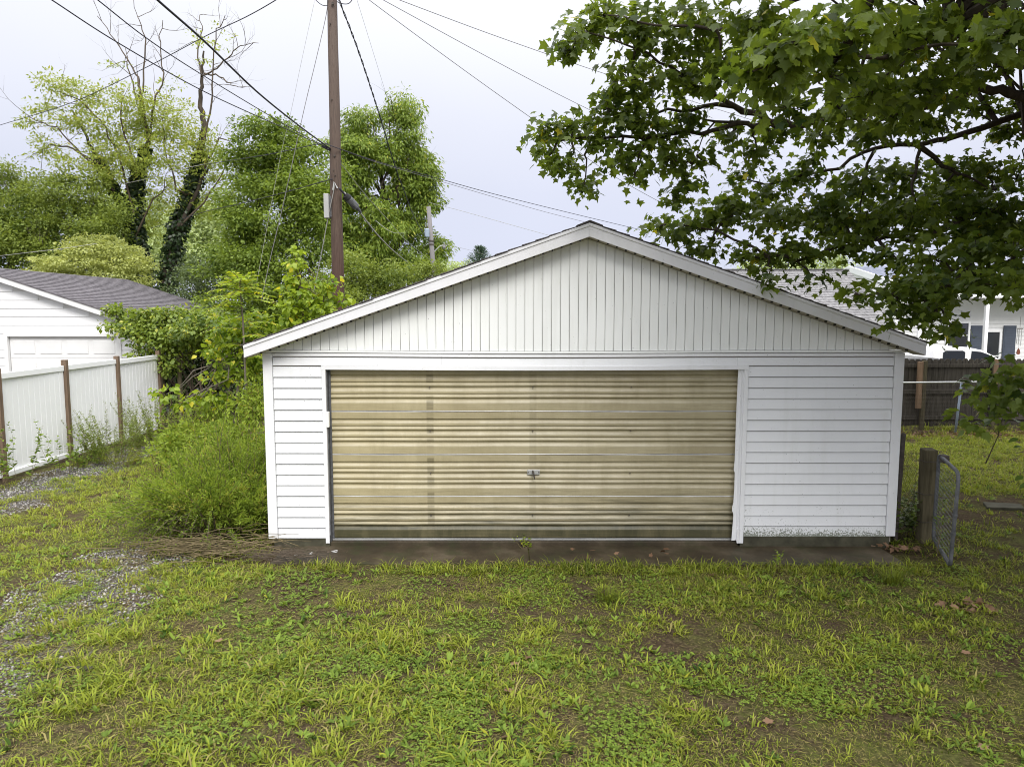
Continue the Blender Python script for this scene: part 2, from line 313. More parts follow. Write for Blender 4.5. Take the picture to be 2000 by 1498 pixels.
# ------------------------------------------------------------------ object helpers
ORG = {}
def tag(o, label=None, cat=None, group=None, kind=None):
    if label: o['label'] = label
    if cat: o['category'] = cat
    if group: o['group'] = group
    if kind: o['kind'] = kind
    return o
def thing(name, label, cat, loc, group=None):
    o = bpy.data.objects.new(name, None); COL.objects.link(o); o.location = loc; o.empty_display_size = 0.2
    ORG[o] = np.array(loc, float)
    return tag(o, label, cat, group)
def link(me, name, parent=None, origin=None):
    o = bpy.data.objects.new(name, me); COL.objects.link(o)
    if parent is not None:
        o.parent = parent; ORG[o] = ORG[parent]
    else:
        ORG[o] = np.zeros(3) if origin is None else np.array(origin, float); o.location = ORG[o]
    return o
class MB:                                        # small mesh builder, world coordinates
    def __init__(s): s.v = []; s.f = []
    def add(s, vs, fs):
        k = len(s.v); s.v += [tuple(map(float, q)) for q in vs]; s.f += [tuple(i + k for i in f) for f in fs]; return s
    def box(s, a, b):
        (x0, y0, z0), (x1, y1, z1) = a, b
        return s.add([(x0, y0, z0), (x1, y0, z0), (x1, y1, z0), (x0, y1, z0), (x0, y0, z1), (x1, y0, z1), (x1, y1, z1), (x0, y1, z1)],
                     [(0, 3, 2, 1), (4, 5, 6, 7), (0, 1, 5, 4), (1, 2, 6, 5), (2, 3, 7, 6), (3, 0, 4, 7)])
    def hexa(s, p8):                             # 8 points: bottom ring then top ring
        return s.add(p8, [(0, 3, 2, 1), (4, 5, 6, 7), (0, 1, 5, 4), (1, 2, 6, 5), (2, 3, 7, 6), (3, 0, 4, 7)])
    def prism(s, poly, axis, a, b):              # poly: 2-D points in the other two axes
        n = len(poly)
        def mk(p, q): 
            return {'x': (q, p[0], p[1]), 'y': (p[0], q, p[1]), 'z': (p[0], p[1], q)}[axis]
        vs = [mk(p, a) for p in poly] + [mk(p, b) for p in poly]
        fs = [tuple(range(n))[::-1], tuple(range(n, 2 * n))] + [(i, (i + 1) % n, n + (i + 1) % n, n + i) for i in range(n)]
        return s.add(vs, fs)
    def tube(s, pts, rad, n=8, cap=True):
        pts = [np.array(p, float) for p in pts]
        if not hasattr(rad, '__len__'): rad = [rad] * len(pts)
        t0 = pts[1] - pts[0]; up = np.array((0, 0, 1.0)) if abs(t0[2]) < 0.9 * np.linalg.norm(t0) else np.array((1.0, 0, 0))
        k = len(s.v); rings = []
        for i, p in enumerate(pts):
            t = pts[min(i + 1, len(pts) - 1)] - pts[max(i - 1, 0)]; t = t / (np.linalg.norm(t) + 1e-9)
            a = np.cross(t, up); a /= (np.linalg.norm(a) + 1e-9); b = np.cross(a, t); up = b
            for j in range(n):
                q = 2 * math.pi * j / n
                s.v.append(tuple(p + rad[i] * (math.cos(q) * a + math.sin(q) * b)))
        for i in range(len(pts) - 1):
            for j in range(n):
                s.f.append((k + i * n + j, k + i * n + (j + 1) % n, k + (i + 1) * n + (j + 1) % n, k + (i + 1) * n + j))
        if cap:
            s.f.append(tuple(k + j for j in range(n))[::-1]); m_ = k + (len(pts) - 1) * n; s.f.append(tuple(m_ + j for j in range(n)))
        return s
    def lathe(s, c, prof, n=16):                 # prof: (r, z) from bottom to top about a vertical axis
        k = len(s.v)
        for r, z in prof:
            for j in range(n):
                q = 2 * math.pi * j / n; s.v.append((c[0] + r * math.cos(q), c[1] + r * math.sin(q), c[2] + z))
        for i in range(len(prof) - 1):
            for j in range(n): s.f.append((k + i * n + j, k + i * n + (j + 1) % n, k + (i + 1) * n + (j + 1) % n, k + (i + 1) * n + j))
        s.f.append(tuple(k + j for j in range(n))[::-1]); m_ = k + (len(prof) - 1) * n; s.f.append(tuple(m_ + j for j in range(n)))
        return s
    def build(s, name, mat, parent=None, origin=None, bevel=0.0, smooth=False):
        o_ = ORG[parent] if parent is not None else (np.zeros(3) if origin is None else np.array(origin, float))
        me = bpy.data.meshes.new(name); me.from_pydata([tuple(np.array(v) - o_) for v in s.v], [], s.f)
        me.materials.append(M[mat]); me.update()
        if smooth: me.polygons.foreach_set('use_smooth', [True] * len(me.polygons))
        o = link(me, name, parent, origin)
        if bevel:
            b = o.modifiers.new('bevel', 'BEVEL'); b.width = bevel; b.segments = 2; b.limit_method = 'ANGLE'
        return o
def fast(name, V, T, mat, tint=None, parent=None, origin=None, smooth=False):
    o_ = ORG[parent] if parent is not None else (np.zeros(3) if origin is None else np.array(origin, float))
    V = (np.asarray(V, float) - o_).astype(np.float32); T = np.asarray(T, np.int32)
    me = bpy.data.meshes.new(name); k = T.shape[1]
    me.vertices.add(len(V)); me.vertices.foreach_set('co', V.ravel())
    me.loops.add(T.size); me.loops.foreach_set('vertex_index', T.ravel())
    me.polygons.add(len(T)); me.polygons.foreach_set('loop_start', np.arange(0, T.size, k, dtype=np.int32))
    if tint is not None:
        a = me.attributes.new('tint', 'FLOAT', 'POINT'); a.data.foreach_set('value', np.asarray(tint, np.float32))
    if smooth: me.polygons.foreach_set('use_smooth', np.ones(len(T), bool))
    me.update(calc_edges=True); me.materials.append(M[mat])
    return link(me, name, parent, origin)

# ------------------------------------------------------------------ numpy scatter tools
_lat = np.random.default_rng(99).random((64, 64))
def vnoise(x, y, s):
    x = np.asarray(x) * s; y = np.asarray(y) * s
    xi = np.floor(x).astype(int); yi = np.floor(y).astype(int); fx = x - xi; fy = y - yi
    fx = fx * fx * (3 - 2 * fx); fy = fy * fy * (3 - 2 * fy)
    g = lambda a, b: _lat[a % 64, b % 64]
    return (g(xi, yi) * (1 - fx) + g(xi + 1, yi) * fx) * (1 - fy) + (g(xi, yi + 1) * (1 - fx) + g(xi + 1, yi + 1) * fx) * fy
def fbm(x, y, s): return 0.55 * vnoise(x, y, s) + 0.3 * vnoise(x + 7.3, y - 3.1, s * 2.3) + 0.15 * vnoise(x - 5, y + 11, s * 5.1)
def unit(v): return v / (np.linalg.norm(v, axis=-1, keepdims=True) + 1e-9)
DIAMOND = (np.array([(0, 0, 0), (-0.5, 0.45, 0.12), (0, 1, -0.06), (0.5, 0.45, 0.12)]), np.array([(0, 2, 1), (0, 3, 2)]))
OVAL = (np.array([(0, 0, 0), (-0.5, 0.35, 0.10), (0, 0.5, 0.0), (0.5, 0.35, 0.10), (0, 1, -0.18), (-0.36, 0.7, 0.04), (0.36, 0.7, 0.04)]),
        np.array([(0, 2, 1), (0, 3, 2), (1, 2, 5), (2, 3, 6), (2, 4, 5), (2, 6, 4)]))
_mo = [(0, 0), (0.14, -0.05), (0.40, 0.02), (0.33, 0.17), (0.60, 0.40), (0.40, 0.44), (0.42, 0.58), (0.20, 0.56), (0.17, 0.74), (0, 1.0)]
_mo = _mo + [(-x, y) for x, y in _mo[-2:0:-1]]
MAPLE = (np.array([(0, 0.34, 0.0)] + [(x, y, 0.05 - 0.16 * (x * x) - (0.16 * max(0, y - 0.4))) for x, y in _mo]),
         np.array([(0, i + 1, (i + 1) % len(_mo) + 1) for i in range(len(_mo))]))
def fan(half):
    o = half + [(-x, y) for x, y in half[-2:0:-1]]
    return (np.array([(0, 0.34, 0.0)] + [(x, y, 0.05 - 0.16 * (x * x) - (0.16 * max(0, y - 0.4))) for x, y in o]), np.array([(0, i + 1, (i + 1) % len(o) + 1) for i in range(len(o))]))
MAPLE_MID = fan([(0, 0), (0.42, 0.0), (0.30, 0.19), (0.60, 0.42), (0.22, 0.56), (0, 1.0)])
MAPLE_FAR = (np.array([(0, 0, 0), (-.52, .38, .08), (-.2, .62, .02), (0, 1, -.1), (.2, .62, .02), (.52, .38, .08)]), np.array([(0, 2, 1), (0, 3, 2), (0, 4, 3), (0, 5, 4)]))
def leaves(pos_, dir_, nrm, length, width, tmpl, tint):
    """one leaf per row: base point, direction, rough normal, length and width"""
    V0, T0 = tmpl; n = len(pos_)
    d = unit(dir_); s = unit(np.cross(d, nrm)); u = np.cross(s, d)
    L = np.broadcast_to(length, (n,))[:, None, None]; W = np.broadcast_to(width, (n,))[:, None, None]
    V = pos_[:, None, :] + V0[None, :, 0:1] * W * s[:, None, :] + V0[None, :, 1:2] * L * d[:, None, :] + V0[None, :, 2:3] * W * u[:, None, :]
    k = len(V0); T = (T0[None] + (np.arange(n) * k)[:, None, None]).reshape(-1, 3)
    return V.reshape(-1, 3), T, np.repeat(np.broadcast_to(tint, (n,)), k)
class Bag:
    def __init__(s): s.V = []; s.T = []; s.t = []; s.n = 0
    def add(s, V, T, t):
        s.V.append(V); s.T.append(T + s.n); s.t.append(t); s.n += len(V)
    def build(s, name, mat, parent=None, origin=None, smooth=False):
        return fast(name, np.concatenate(s.V), np.concatenate(s.T), mat, np.clip(np.concatenate(s.t), 0, 1), parent, origin, smooth)
def clumps(lobes, per_m2, nleaf, clump_r, L, W, tmpl=DIAMOND, base=0.5, spread=0.25, alt=0.0, droop=0.25, flat=0.65, shell=0.45, upn=0.8, bag=None, toplit=0.0):
    """leaf clumps through the volume of ellipsoid lobes [(centre, radii)]"""
    bag = bag or Bag()
    for c, r in lobes:
        c = np.asarray(c, float); r = np.asarray(r, float)
        area = 4 * math.pi * ((r[0] * r[1] + r[0] * r[2] + r[1] * r[2]) / 3)
        nc = max(3, int(area * per_m2))
        q = unit(rng.normal(size=(nc, 3))); rad = (shell + (1 - shell) * rng.random(nc) ** 0.7) * (0.86 + 0.28 * rng.random(nc))
        cc = c + q * r * rad[:, None]
        ct = base + rng.normal(size=nc) * spread * 0.8
        k = rng.poisson(nleaf, nc); idx = np.repeat(np.arange(nc), k); n = len(idx)
        if n == 0: continue
        cr = clump_r * (0.6 + 0.8 * rng.random(nc))
        off = unit(rng.normal(size=(n, 3))) * (rng.random(n) ** .45)[:, None] * np.array((1, 1, flat)) * cr[idx][:, None] * 1.05
        p = cc[idx] + off
        out = unit(off + 0.35 * (q * r)[idx] / (np.linalg.norm(r) / 1.7) * clump_r)
        d = unit(out + rng.normal(size=(n, 3)) * 0.5 + np.array((0, 0, -droop)))
        nn = unit(np.array((0, 0, upn)) + out * 0.4 + rng.normal(size=(n, 3)) * 0.45)
        sz = (0.7 + 0.6 * rng.random(n))
        t = np.clip(ct[idx] + rng.normal(size=n) * spread * 0.4, 0, 0.92)
        if alt: t = np.where(rng.random(n) < alt, 1.0, t)
        bag.add(*leaves(p, d, nn, L * sz, W * sz, tmpl, t))
    return bag
def lobe(px, py, rx, ry, Y, rd=None):
    s = Y / F * 1.005
    return (P(px, py, Y), (rx * s, (rd if rd is not None else 0.5 * (rx + ry) * s), ry * s))
def wander(a, b, n=6, amp=0.08):
    a = np.array(a, float); b = np.array(b, float); d = np.linalg.norm(b - a)
    out = []
    for i in range(n + 1):
        t = i / n; j = np.array([rnd.gauss(0, 1) for _ in range(3)]) * amp * d * math.sin(math.pi * t) * 0.5
        out.append(a + (b - a) * t + j)
    return out
def twigs(mb, start, direc, length, r, depth, spread=0.6, n=6, up=0.15):
    """a small recursive branch system"""
    d = unit(np.array(direc, float)); p = np.array(start, float); pts = [p.copy()]
    for i in range(n):
        d = unit(d + np.array([rnd.gauss(0, 0.16) for _ in range(3)]) + np.array((0, 0, up * 0.25)))
        p = p + d * length / n; pts.append(p.copy())
    rad = [r * (1 - 0.75 * i / n) for i in range(n + 1)]
    mb.tube(pts, rad, 5 if r > 0.02 else 4, cap=False)
    ends = [(pts[-1], d)]
    if depth > 0:
        for i in range(2, n + 1):
            if rnd.random() < 0.75:
                side = unit(np.cross(d, np.array([rnd.gauss(0, 1) for _ in range(3)])))
                ends += twigs(mb, pts[i], d * (1 - spread * 0.4) + side * spread, length * rnd.uniform(0.35, 0.6), rad[i] * 0.65, depth - 1, spread, max(3, n - 1), up)
    return ends

# ================================================================== SETTING: the ground
def axis(fine0, fine1, step, lo, hi):
    a = list(np.arange(fine0, fine1 + 1e-6, step)); s = step
    x = fine1
    while x < hi: s *= 1.35; x += s; a.append(min(x, hi))
    s = step; x = fine0
    while x > lo: s *= 1.35; x -= s; a.insert(0, max(x, lo))
    return np.array(a)
gx = axis(-10, 10, 0.1, -600, 600); gy = axis(2, 18, 0.1, -60, 900)
XX, YY = np.meshgrid(gx, gy)
def ground_z(x, y):
    z = 0.06 * (fbm(x, y, 0.9) - 0.5) + 0.03 * (vnoise(x, y, 4.0) - 0.5)
    flat = np.exp(-((np.clip(np.abs(x - 0.85) - 3.7, 0, None)) ** 2 + (np.clip(np.abs(y - 11.2) - 3.5, 0, None)) ** 2) / 0.25)
    return (z * (1 - flat)) - 0.03 - 0.035 * flat
ZZ = ground_z(XX, YY)
V = np.stack([XX, YY, ZZ], -1).reshape(-1, 3); ny, nx = XX.shape
ii = (np.arange(ny - 1)[:, None] * nx + np.arange(nx - 1)[None]).ravel()
tag(fast('ground', V, np.stack([ii, ii + 1, ii + nx + 1, ii + nx], -1), 'ground', smooth=True), kind='structure')

# ================================================================== MAIN GARAGE
GX0, GX1, GF, GB, RX = -2.97, 4.68, 8.5, 15.2, 0.90      # left, right, front, back, ridge
SLOPE = 0.349
garage = thing('garage', 'white vinyl sided garage with a wide tan corrugated door in the middle of the yard', 'garage', (0.86, 8.5, 0.0))
FY = GF - 0.24                                           # front plane of the rake boards
pk = P(1152, 436, FY); lt = P(475, 668, FY); rt = P(1810, 667, FY)
RX = float(pk[0]); ZP = float(pk[2])
ZL = ZP - SLOPE * (RX - lt[0]); EX0, EX1 = float(lt[0]), float(rt[0])
slope_at = lambda x: ZP - SLOPE * abs(x - RX)
# core walls (behind the cladding)
mb = MB()
mb.box((GX0 + .02, GF + .02, 0.0), (-2.30, GF + .12, 2.32)); mb.box((2.84, GF + .02, 0.0), (GX1 - .02, GF + .12, 2.32))
mb.box((-2.30, GF + .02, 2.14), (2.84, GF + .12, 2.32))
mb.box((GX0 + .02, GF + .12, 0.0), (GX0 + .12, GB, 2.32)); mb.box((GX1 - .12, GF + .12, 0.0), (GX1 - .02, GB, 2.32))
mb.box((GX0 + .12, GB - .1, 0.0), (GX1 - .12, GB - .003, 2.32))
for y in (GF + .03, GB - .10):
    mb.prism([(GX0 + .02, 2.32), (GX1 - .02, 2.32), (GX1 - .02, slope_at(GX1) - .19), (RX, ZP - .17), (GX0 + .02, slope_at(GX0) - .19)], 'y', y, y + .08)
mb.build('wall', 'hole' if False else 'soffit', garage)
# foundation
mb = MB(); mb.box((GX0 + .05, GF - .010, -.15), (-2.235, GF + .10, 0.088)); mb.box((2.80, GF - .015, -.12), (GX1 - .05, GF + .10, 0.098))
mb.box((GX0 + .05, GF + .10, -.12), (GX0 + .16, GB, .05)); mb.box((GX1 - .16, GF + .10, -.12), (GX1 - .05, GB, .05))
mb.build('foundation', 'block', garage)
# lap siding, one plank per course
SP = 0.131
def sag(x): 
    u = (x + 2.3) / 5.1
    return -0.015 * math.sin(math.pi * min(1, max(0, u))) ** 1.3
def plank(x0, x1, z0, z1, fy, name='siding_plank', mat='vinyl', sg=False, dy=0.018):
    n = 14 if sg else 1; m = MB(); vs = []
    for i in range(n + 1):
        x = x0 + (x1 - x0) * i / n; d = sag(x) if sg else 0
        wv = 0.0008 * math.sin(x * 9 + z0 * 40)
        vs += [(x, fy - dy + wv, z0 + d), (x, fy - dy + 0.001 + wv, z0 + .006 + d), (x, fy - 0.001, z1 - .0125 + d), (x, fy + 0.016, z1 - .0125 + d), (x, fy + 0.016, z0 + d), (x, fy - dy + 0.004, z0 + d)]
    fs = []
    for i in range(n):
        a, b = i * 6, (i + 1) * 6
        fs += [(a + j, b + j, b + (j + 1) % 6, a + (j + 1) % 6) for j in range(6)]
    fs += [(5, 4, 3, 2, 1, 0), tuple(n * 6 + j for j in range(6))]
    m.add(vs, fs); return m.build(name, mat, garage)
for k in range(16):
    z0 = 0.080 + SP * k; z1 = z0 + SP + 0.004
    plank(GX0 + .105, -2.285, z0 - .022 + .0012 * k, z1 - .022 + .0012 * k, GF)
    plank(2.835, GX1 - .105, z0, z1, GF)
for xa, xb, yo in ((GX0 + .105, -.845, 0), (-.8435, 2.70, .0015), (2.7015, GX1 - .105, 0)):
    plank(xa, xb, 0.080 + SP * 16 + .004, 0.080 + SP * 17 - .02, GF + yo, sg=True)
# frieze trim strips over the top course
def strip(x0, x1, z0, z1, y0, y1, name, mat, sg=True, n=20):
    m = MB(); vs = []; fs = []
    for i in range(n + 1):
        x = x0 + (x1 - x0) * i / n; d = (sag(x) * 0.8) if sg else 0
        vs += [(x, y0, z0 + d), (x, y0, z1 + d), (x, y1, z1 + d), (x, y1, z0 + d)]
    for i in range(n):
        a, b = 4 * i, 4 * i + 4
        fs += [(a + j, b + j, b + (j + 1) % 4, a + (j + 1) % 4) for j in range(4)]
    fs += [(3, 2, 1, 0), tuple(4 * n + j for j in range(4))]
    return m.add(vs, fs).build(name, mat, garage)
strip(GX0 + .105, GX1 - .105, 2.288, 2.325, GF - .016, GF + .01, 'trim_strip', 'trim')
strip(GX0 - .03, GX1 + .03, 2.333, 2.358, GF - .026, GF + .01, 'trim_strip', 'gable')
# corner boards
for x0, x1 in ((GX0 - .012, GX0 + .100), (GX1 - .100, GX1 + .012)):
    MB().box((x0, GF - .030, 0.055 if x0 < 0 else .085), (x1, GF + .08, 2.330)).build('corner_trim', 'trim', garage, bevel=.004)
# gable boards, each its own piece with a groove between
BP = 0.1062; nb = int((GX1 - GX0) / BP) + 1
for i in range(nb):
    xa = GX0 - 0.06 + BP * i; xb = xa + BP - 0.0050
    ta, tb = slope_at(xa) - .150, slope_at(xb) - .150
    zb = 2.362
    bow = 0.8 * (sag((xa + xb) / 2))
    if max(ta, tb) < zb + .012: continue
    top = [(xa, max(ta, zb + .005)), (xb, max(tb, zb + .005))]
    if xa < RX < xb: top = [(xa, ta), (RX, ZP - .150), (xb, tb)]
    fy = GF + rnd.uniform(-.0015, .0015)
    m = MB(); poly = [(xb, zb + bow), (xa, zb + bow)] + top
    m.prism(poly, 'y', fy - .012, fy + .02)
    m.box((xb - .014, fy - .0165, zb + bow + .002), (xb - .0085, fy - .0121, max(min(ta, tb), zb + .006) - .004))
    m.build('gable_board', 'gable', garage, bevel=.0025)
# rake boards, drip edges, soffits
def rake(xe, name, mat, drop0, drop1, y0, y1, tip=0.0):
    sgn = -1 if xe < RX else 1
    poly = [(RX, ZP - drop0), (RX, ZP - drop1), (xe, slope_at(xe) - drop1 + tip), (xe, slope_at(xe) - drop0)]
    return MB().prism(poly, 'y', y0, y1).build(name, mat, garage, bevel=.003)
for xe in (EX0, EX1):
    rake(xe, 'rake_board', 'fascia', .028, .152, FY, FY + .022, 0.012)
    rake(xe, 'drip_edge', 'fascia', -.004, .032, FY - .012, FY + .03)
    rake(xe, 'soffit', 'soffit', .132, .146, FY + .0225, GF + .02)
    # soffit vents: dark notches where the panels meet the rake board
    sgn = -1 if xe < RX else 1; m = MB()
    for k in range(1, 38):
        x = RX + sgn * k * BP
        if abs(x - RX) > abs(xe - RX) - .15: break
        z = slope_at(x) - .1585
        m.box((x - .010, FY + .018, z - .006), (x + .010, FY + .05, z + .012))
    tag(m.build('soffit_notch', 'hole', garage), kind='stuff')
# roof slabs and shingle courses
for xe in (EX0, EX1):
    sgn = -1 if xe < RX else 1; L = abs(xe - RX)
    MB().prism([(RX, ZP + .006), (RX, ZP - .030), (xe, slope_at(xe) - .030), (xe, slope_at(xe) + .006)], 'y', FY + .031, GB + .3).build('roof_deck', 'soffit', garage)
    nC = 26; m = None
    for k in range(nC):
        a = RX + sgn * (L + .03) * k / nC; b = RX + sgn * (L + .03) * (k + 1) / nC
        jy = rnd.uniform(-.012, .010)
        za, zb_ = slope_at(a) + .009, slope_at(b) + .009
        m = MB().prism([(a, za), (b, zb_), (b, zb_ + .016), (a, za + .006)], 'y', FY - .018 + jy, GB + .31)
        m.build('shingle_course', 'shin_dark', garage)
MB().prism([(RX - .15, slope_at(RX - .15) + .018), (RX, ZP + .018), (RX + .15, slope_at(RX + .15) + .018), (RX + .15, slope_at(RX + .15) + .028), (RX, ZP + .034), (RX - .15, slope_at(RX - .15) + .028)], 'y', FY - .020, GB + .32).build('ridge_cap', 'shin_dark', garage)
# side walls
for sx, d in ((GX0, -1), (GX1, 1)):
    m = MB()
    for k in range(17):
        z0 = .08 + SP * k; z1 = z0 + SP
        pr = [(sx + d * .018, z0), (sx + d * .002, z1), (sx - d * .015, z1), (sx - d * .015, z0)]
        m.add([(p[0], GF + .08, p[1]) for p in pr] + [(p[0], GB, p[1]) for p in pr], [(0, 1, 2, 3), (7, 6, 5, 4)] + [(i, (i + 1) % 4, 4 + (i + 1) % 4, 4 + i) for i in range(4)])
    m.build('side_siding', 'vinyl', garage)
# door casing
DX0, DX1 = -2.222, 2.778; DY = GF + 0.105
strip(-2.285, 2.835, 2.130, 2.178, GF - .026, GF + .06, 'door_casing', 'trim')
MB().box((-2.283, GF - .026, -.005), (-2.236, GF + .03, 2.128)).build('door_casing', 'trim', garage, bevel=.003)
MB().box((2.785, GF - .026, -.005), (2.834, GF + .03, 2.128)).build('door_casing', 'trim', garage, bevel=.003)
# left: steel track and stop; right: torn vinyl jamb
mb = MB(); mb.box((-2.236, GF + .01, .0), (-2.224, GF + .16, 2.128)); mb.box((-2.224, GF + .070, .0), (-2.200, GF + .082, 2.128))
mb.build('door_track', 'galv', garage, bevel=.002)
MB().box((-2.243, GF - .034, 1.43), (-2.205, GF + .02, 1.62)).build('track_bracket', 'white', garage, bevel=.006)
edge = [(2.716, 2.128), (2.714, 1.75), (2.712, 1.45), (2.711, 1.02), (2.704, .92), (2.703, .90), (2.708, .885), (2.713, .87), (2.713, .66), (2.711, .50), (2.700, .46), (2.696, .44), (2.697, .39), (2.708, .375), (2.712, .34), (2.708, .22), (2.702, .12), (2.698, .02)]
edge = [(x + .002 * math.sin(z * 60), z) for x, z in edge]
MB().prism([(2.785, .03), (2.785, 2.128)] + edge, 'y', GF + .002, GF + .010).build('jamb_trim', 'trim', garage)
MB().box((2.752, GF - .012, .04), (2.757, GF + .004, 2.127)).build('jamb_bead', 'trim', garage)
MB().prism([(2.782, -.005), (2.760, -.005), (2.752, .03), (2.758, .17), (2.782, .17)], 'y', GF - .024, GF - .002).build('jamb_foot', 'white', garage)
# the corrugated door: four sections
SEC = [(0, 1), (.150, 1), (.170, .08), (.200, 0), (.262, .95), (.285, 1), (.318, .98), (.330, .38), (.346, .34), (.388, .97), (.416, 1), (.440, .08), (.472, 0), (.540, .95), (.562, 1), (.588, .98), (.600, .38), (.616, .34), (.658, .97), (.686, 1), (.710, .08), (.744, 0), (.812, .95), (.835, 1), (1, 1)]
DZ = [2.150, 1.612, 1.080, .558, 0.030]
for k in range(4):
    z1, z0 = DZ[k] - .008, DZ[k + 1] + .008; h = z1 - z0; m = MB(); vs = []; n = 26
    for i in range(n + 1):
        x = DX0 + (DX1 - DX0) * i / n
        for t_, d in SEC:
            wob = .0022 * math.sin(x * 2.3 + k * 1.7 + t_ * 5) + .001 * math.sin(x * 7.1 + t_ * 11)
            vs.append((x, DY - .023 * d + wob, z1 - h * t_ + .0016 * math.sin(x * 3 + k)))
    q = len(SEC)
    fs = [(i * q + j, i * q + j + 1, (i + 1) * q + j + 1, (i + 1) * q + j) for i in range(n) for j in range(q - 1)]
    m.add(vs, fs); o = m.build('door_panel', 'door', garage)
    LIT = {.262: 1., .388: .8, .540: 1., .658: .8, .812: 1.}  # upward shoulders coloured paler, as if catching the sky
    o.data.attributes.new('skylit', 'FLOAT', 'POINT').data.foreach_set('value', np.tile(np.array([LIT.get(t_, 0.) for t_, d in SEC], np.float32), n + 1))
    so = o.modifiers.new('thick', 'SOLIDIFY'); so.thickness = .004; so.offset = 0
    b = MB()
    for x in (-1.0, .255, 1.45):
        z = z1 - h * .45
        b.lathe((x, DY - .027, z), [(.006, -.006), (.009, -.004), (.009, .004), (.006, .006)], 8)
    b.build('door_bolt', 'rust', o)
for z in DZ[1:4]:
    mb = MB(); n = 16; 
    for i in range(n):
        xa = DX0 + (DX1 - DX0) * i / n; xb = DX0 + (DX1 - DX0) * (i + 1) / n
        za, zb_ = .003 * math.sin(xa * 1.9 + z), .003 * math.sin(xb * 1.9 + z)
        mb.hexa([(xa, DY - .027, z - .0045 + za), (xb, DY - .027, z - .0045 + zb_), (xb, DY - .002, z - .0045 + zb_), (xa, DY - .002, z - .0045 + za),
                 (xa, DY - .024, z + .0045 + za), (xb, DY - .024, z + .0045 + zb_), (xb, DY - .002, z + .0055 + zb_), (xa, DY - .002, z + .0055 + za)])
    mb.build('door_joint', 'alu', garage)
MB().box((DX0, DY - .038, .004), (DX1, DY + .002, .024)).build('bottom_rail', 'alu', garage, bevel=.002)
MB().box((-2.236, GF + .012, -.15), (2.785, DY + .06, .002)).build('door_sill', 'concrete', garage, bevel=.006)
MB().box((DX0 - .3, GF + .18, -.02), (DX1 + .3, GF + .20, 2.3)).build('inner_board', 'hole', garage)
hx, hy, hz = P(1042, 922, DY - .03)
mb = MB().box((hx - .076, hy - .008, hz - .030), (hx + .076, hy + .012, hz + .030)); h = mb.build('door_handle', 'alu', garage, bevel=.004)
mb = MB().tube([(hx - .005, hy - .006, hz + .004), (hx - .005, hy - .045, hz + .002)], .014, 10)
mb.tube([(hx - .012, hy - .050, hz + .034), (hx - .004, hy - .052, hz), (hx + .014, hy - .050, hz - .075)], [.008, .011, .007], 8)
for sx in (-.065, .065): mb.lathe((hx + sx, hy - .010, hz), [(.006, -.006), (.006, .006)], 8)
mb.build('handle_lever', 'rust', h)

# concrete apron
apron = thing('concrete_apron', 'damp brown concrete apron strip in front of the garage door', 'concrete apron', (0.86, 8.1, 0))
def slab(x0, x1, dy):
    m = MB(); n = 24; front = [(x0 + (x1 - x0) * i / n, 7.86 + dy + .03 * vnoise(i * .37 + x0, 3.0, 1.0) - .015) for i in range(n + 1)]
    poly = front + [(x1, 8.53), (x0, 8.53)]
    return m.prism(poly, 'z', -.18, -.045).build('slab', 'concrete', apron, bevel=.008)
slab(-2.78, .196, .02); slab(.206, 4.50, -.02)

# ================================================================== LEFT WHITE FENCE
fence = thing('privacy_fence', 'white plastic privacy fence with brown wooden stakes along the gravel track', 'fence', (-8.5, 12, 0))
fx = lambda y: -8.62 + 0.02 * (y - 12)
ys = [8.1, 9.98, 11.86, 13.62, 15.36, 17.1]
for i, (a, b) in enumerate(zip(ys[:-1], ys[1:])):
    xa, xb = fx(a), fx(b); zt = 1.80 + (.012 if i % 2 else 0)
    nbd = 12
    for k in range(nbd):
        y0 = a + .05 + (b - a - .10) * k / nbd; y1 = a + .05 + (b - a - .10) * (k + 1) / nbd - .0014
        x0 = xa + (xb - xa) * k / nbd
        MB().box((x0 - .035, y0, .06), (x0 - .013, y1, zt - .10)).build('fence_board', 'pvc', fence, bevel=.0012)
    MB().box((min(xa, xb) - .05, a + .045, zt - .10), (max(xa, xb) + .002, b - .045, zt)).build('fence_rail', 'pvc', fence, bevel=.005)
    MB().box((min(xa, xb) - .05, a + .045, .03), (max(xa, xb) + .002, b - .045, .11)).build('fence_rail', 'pvc', fence, bevel=.005)
for i, y in enumerate(ys):
    x = fx(y); h = 1.88 + .03 * (i % 2)
    mb = MB(); mb.box((x - .06, y - .041, -.3), (x + .035, y + .041, h)); mb.build('fence_stake', 'stake', fence, bevel=.004)

# ================================================================== NEIGHBOUR GARAGE (left)
LX1, LXR, LY0, LY1 = -9.55, -13.75, 18.4, 25.3
LX0 = 2 * LXR - LX1
lg = thing('garage', 'white neighbouring garage with plum grey shingle roof behind the plastic fence', 'garage', (LXR, LY0, 0))
LZP = float(P(-28, 520, LY0)[2]); LS = .335; lsl = lambda x: LZP - LS * abs(x - LXR)
LD0, LD1 = -13.05, -10.22
LSP = .215
top = lsl(LX1) - .12
mb = MB(); mb.box((LX0, LY0 + .03, 0), (LD0 - .08, LY0 + .15, top)); mb.box((LD1 + .08, LY0 + .03, 0), (LX1, LY0 + .15, top))
mb.prism([(LX0, 2.2), (LX1, 2.2), (LX1, top), (LXR, LZP - .12), (LX0, top)], 'y', LY0 + .03, LY0 + .15)
mb.box((LX1 - .12, LY0 + .15, 0), (LX1 - .002, LY1, top)); mb.box((LX0, LY0 + .15, 0), (LX0 + .12, LY1, top))
mb.prism([(LX0, 0), (LX1 - .003, 0), (LX1 - .003, top), (LXR, LZP - .12), (LX0, top)], 'y', LY1, LY1 + .1)
mb.build('wall', 'white', lg)
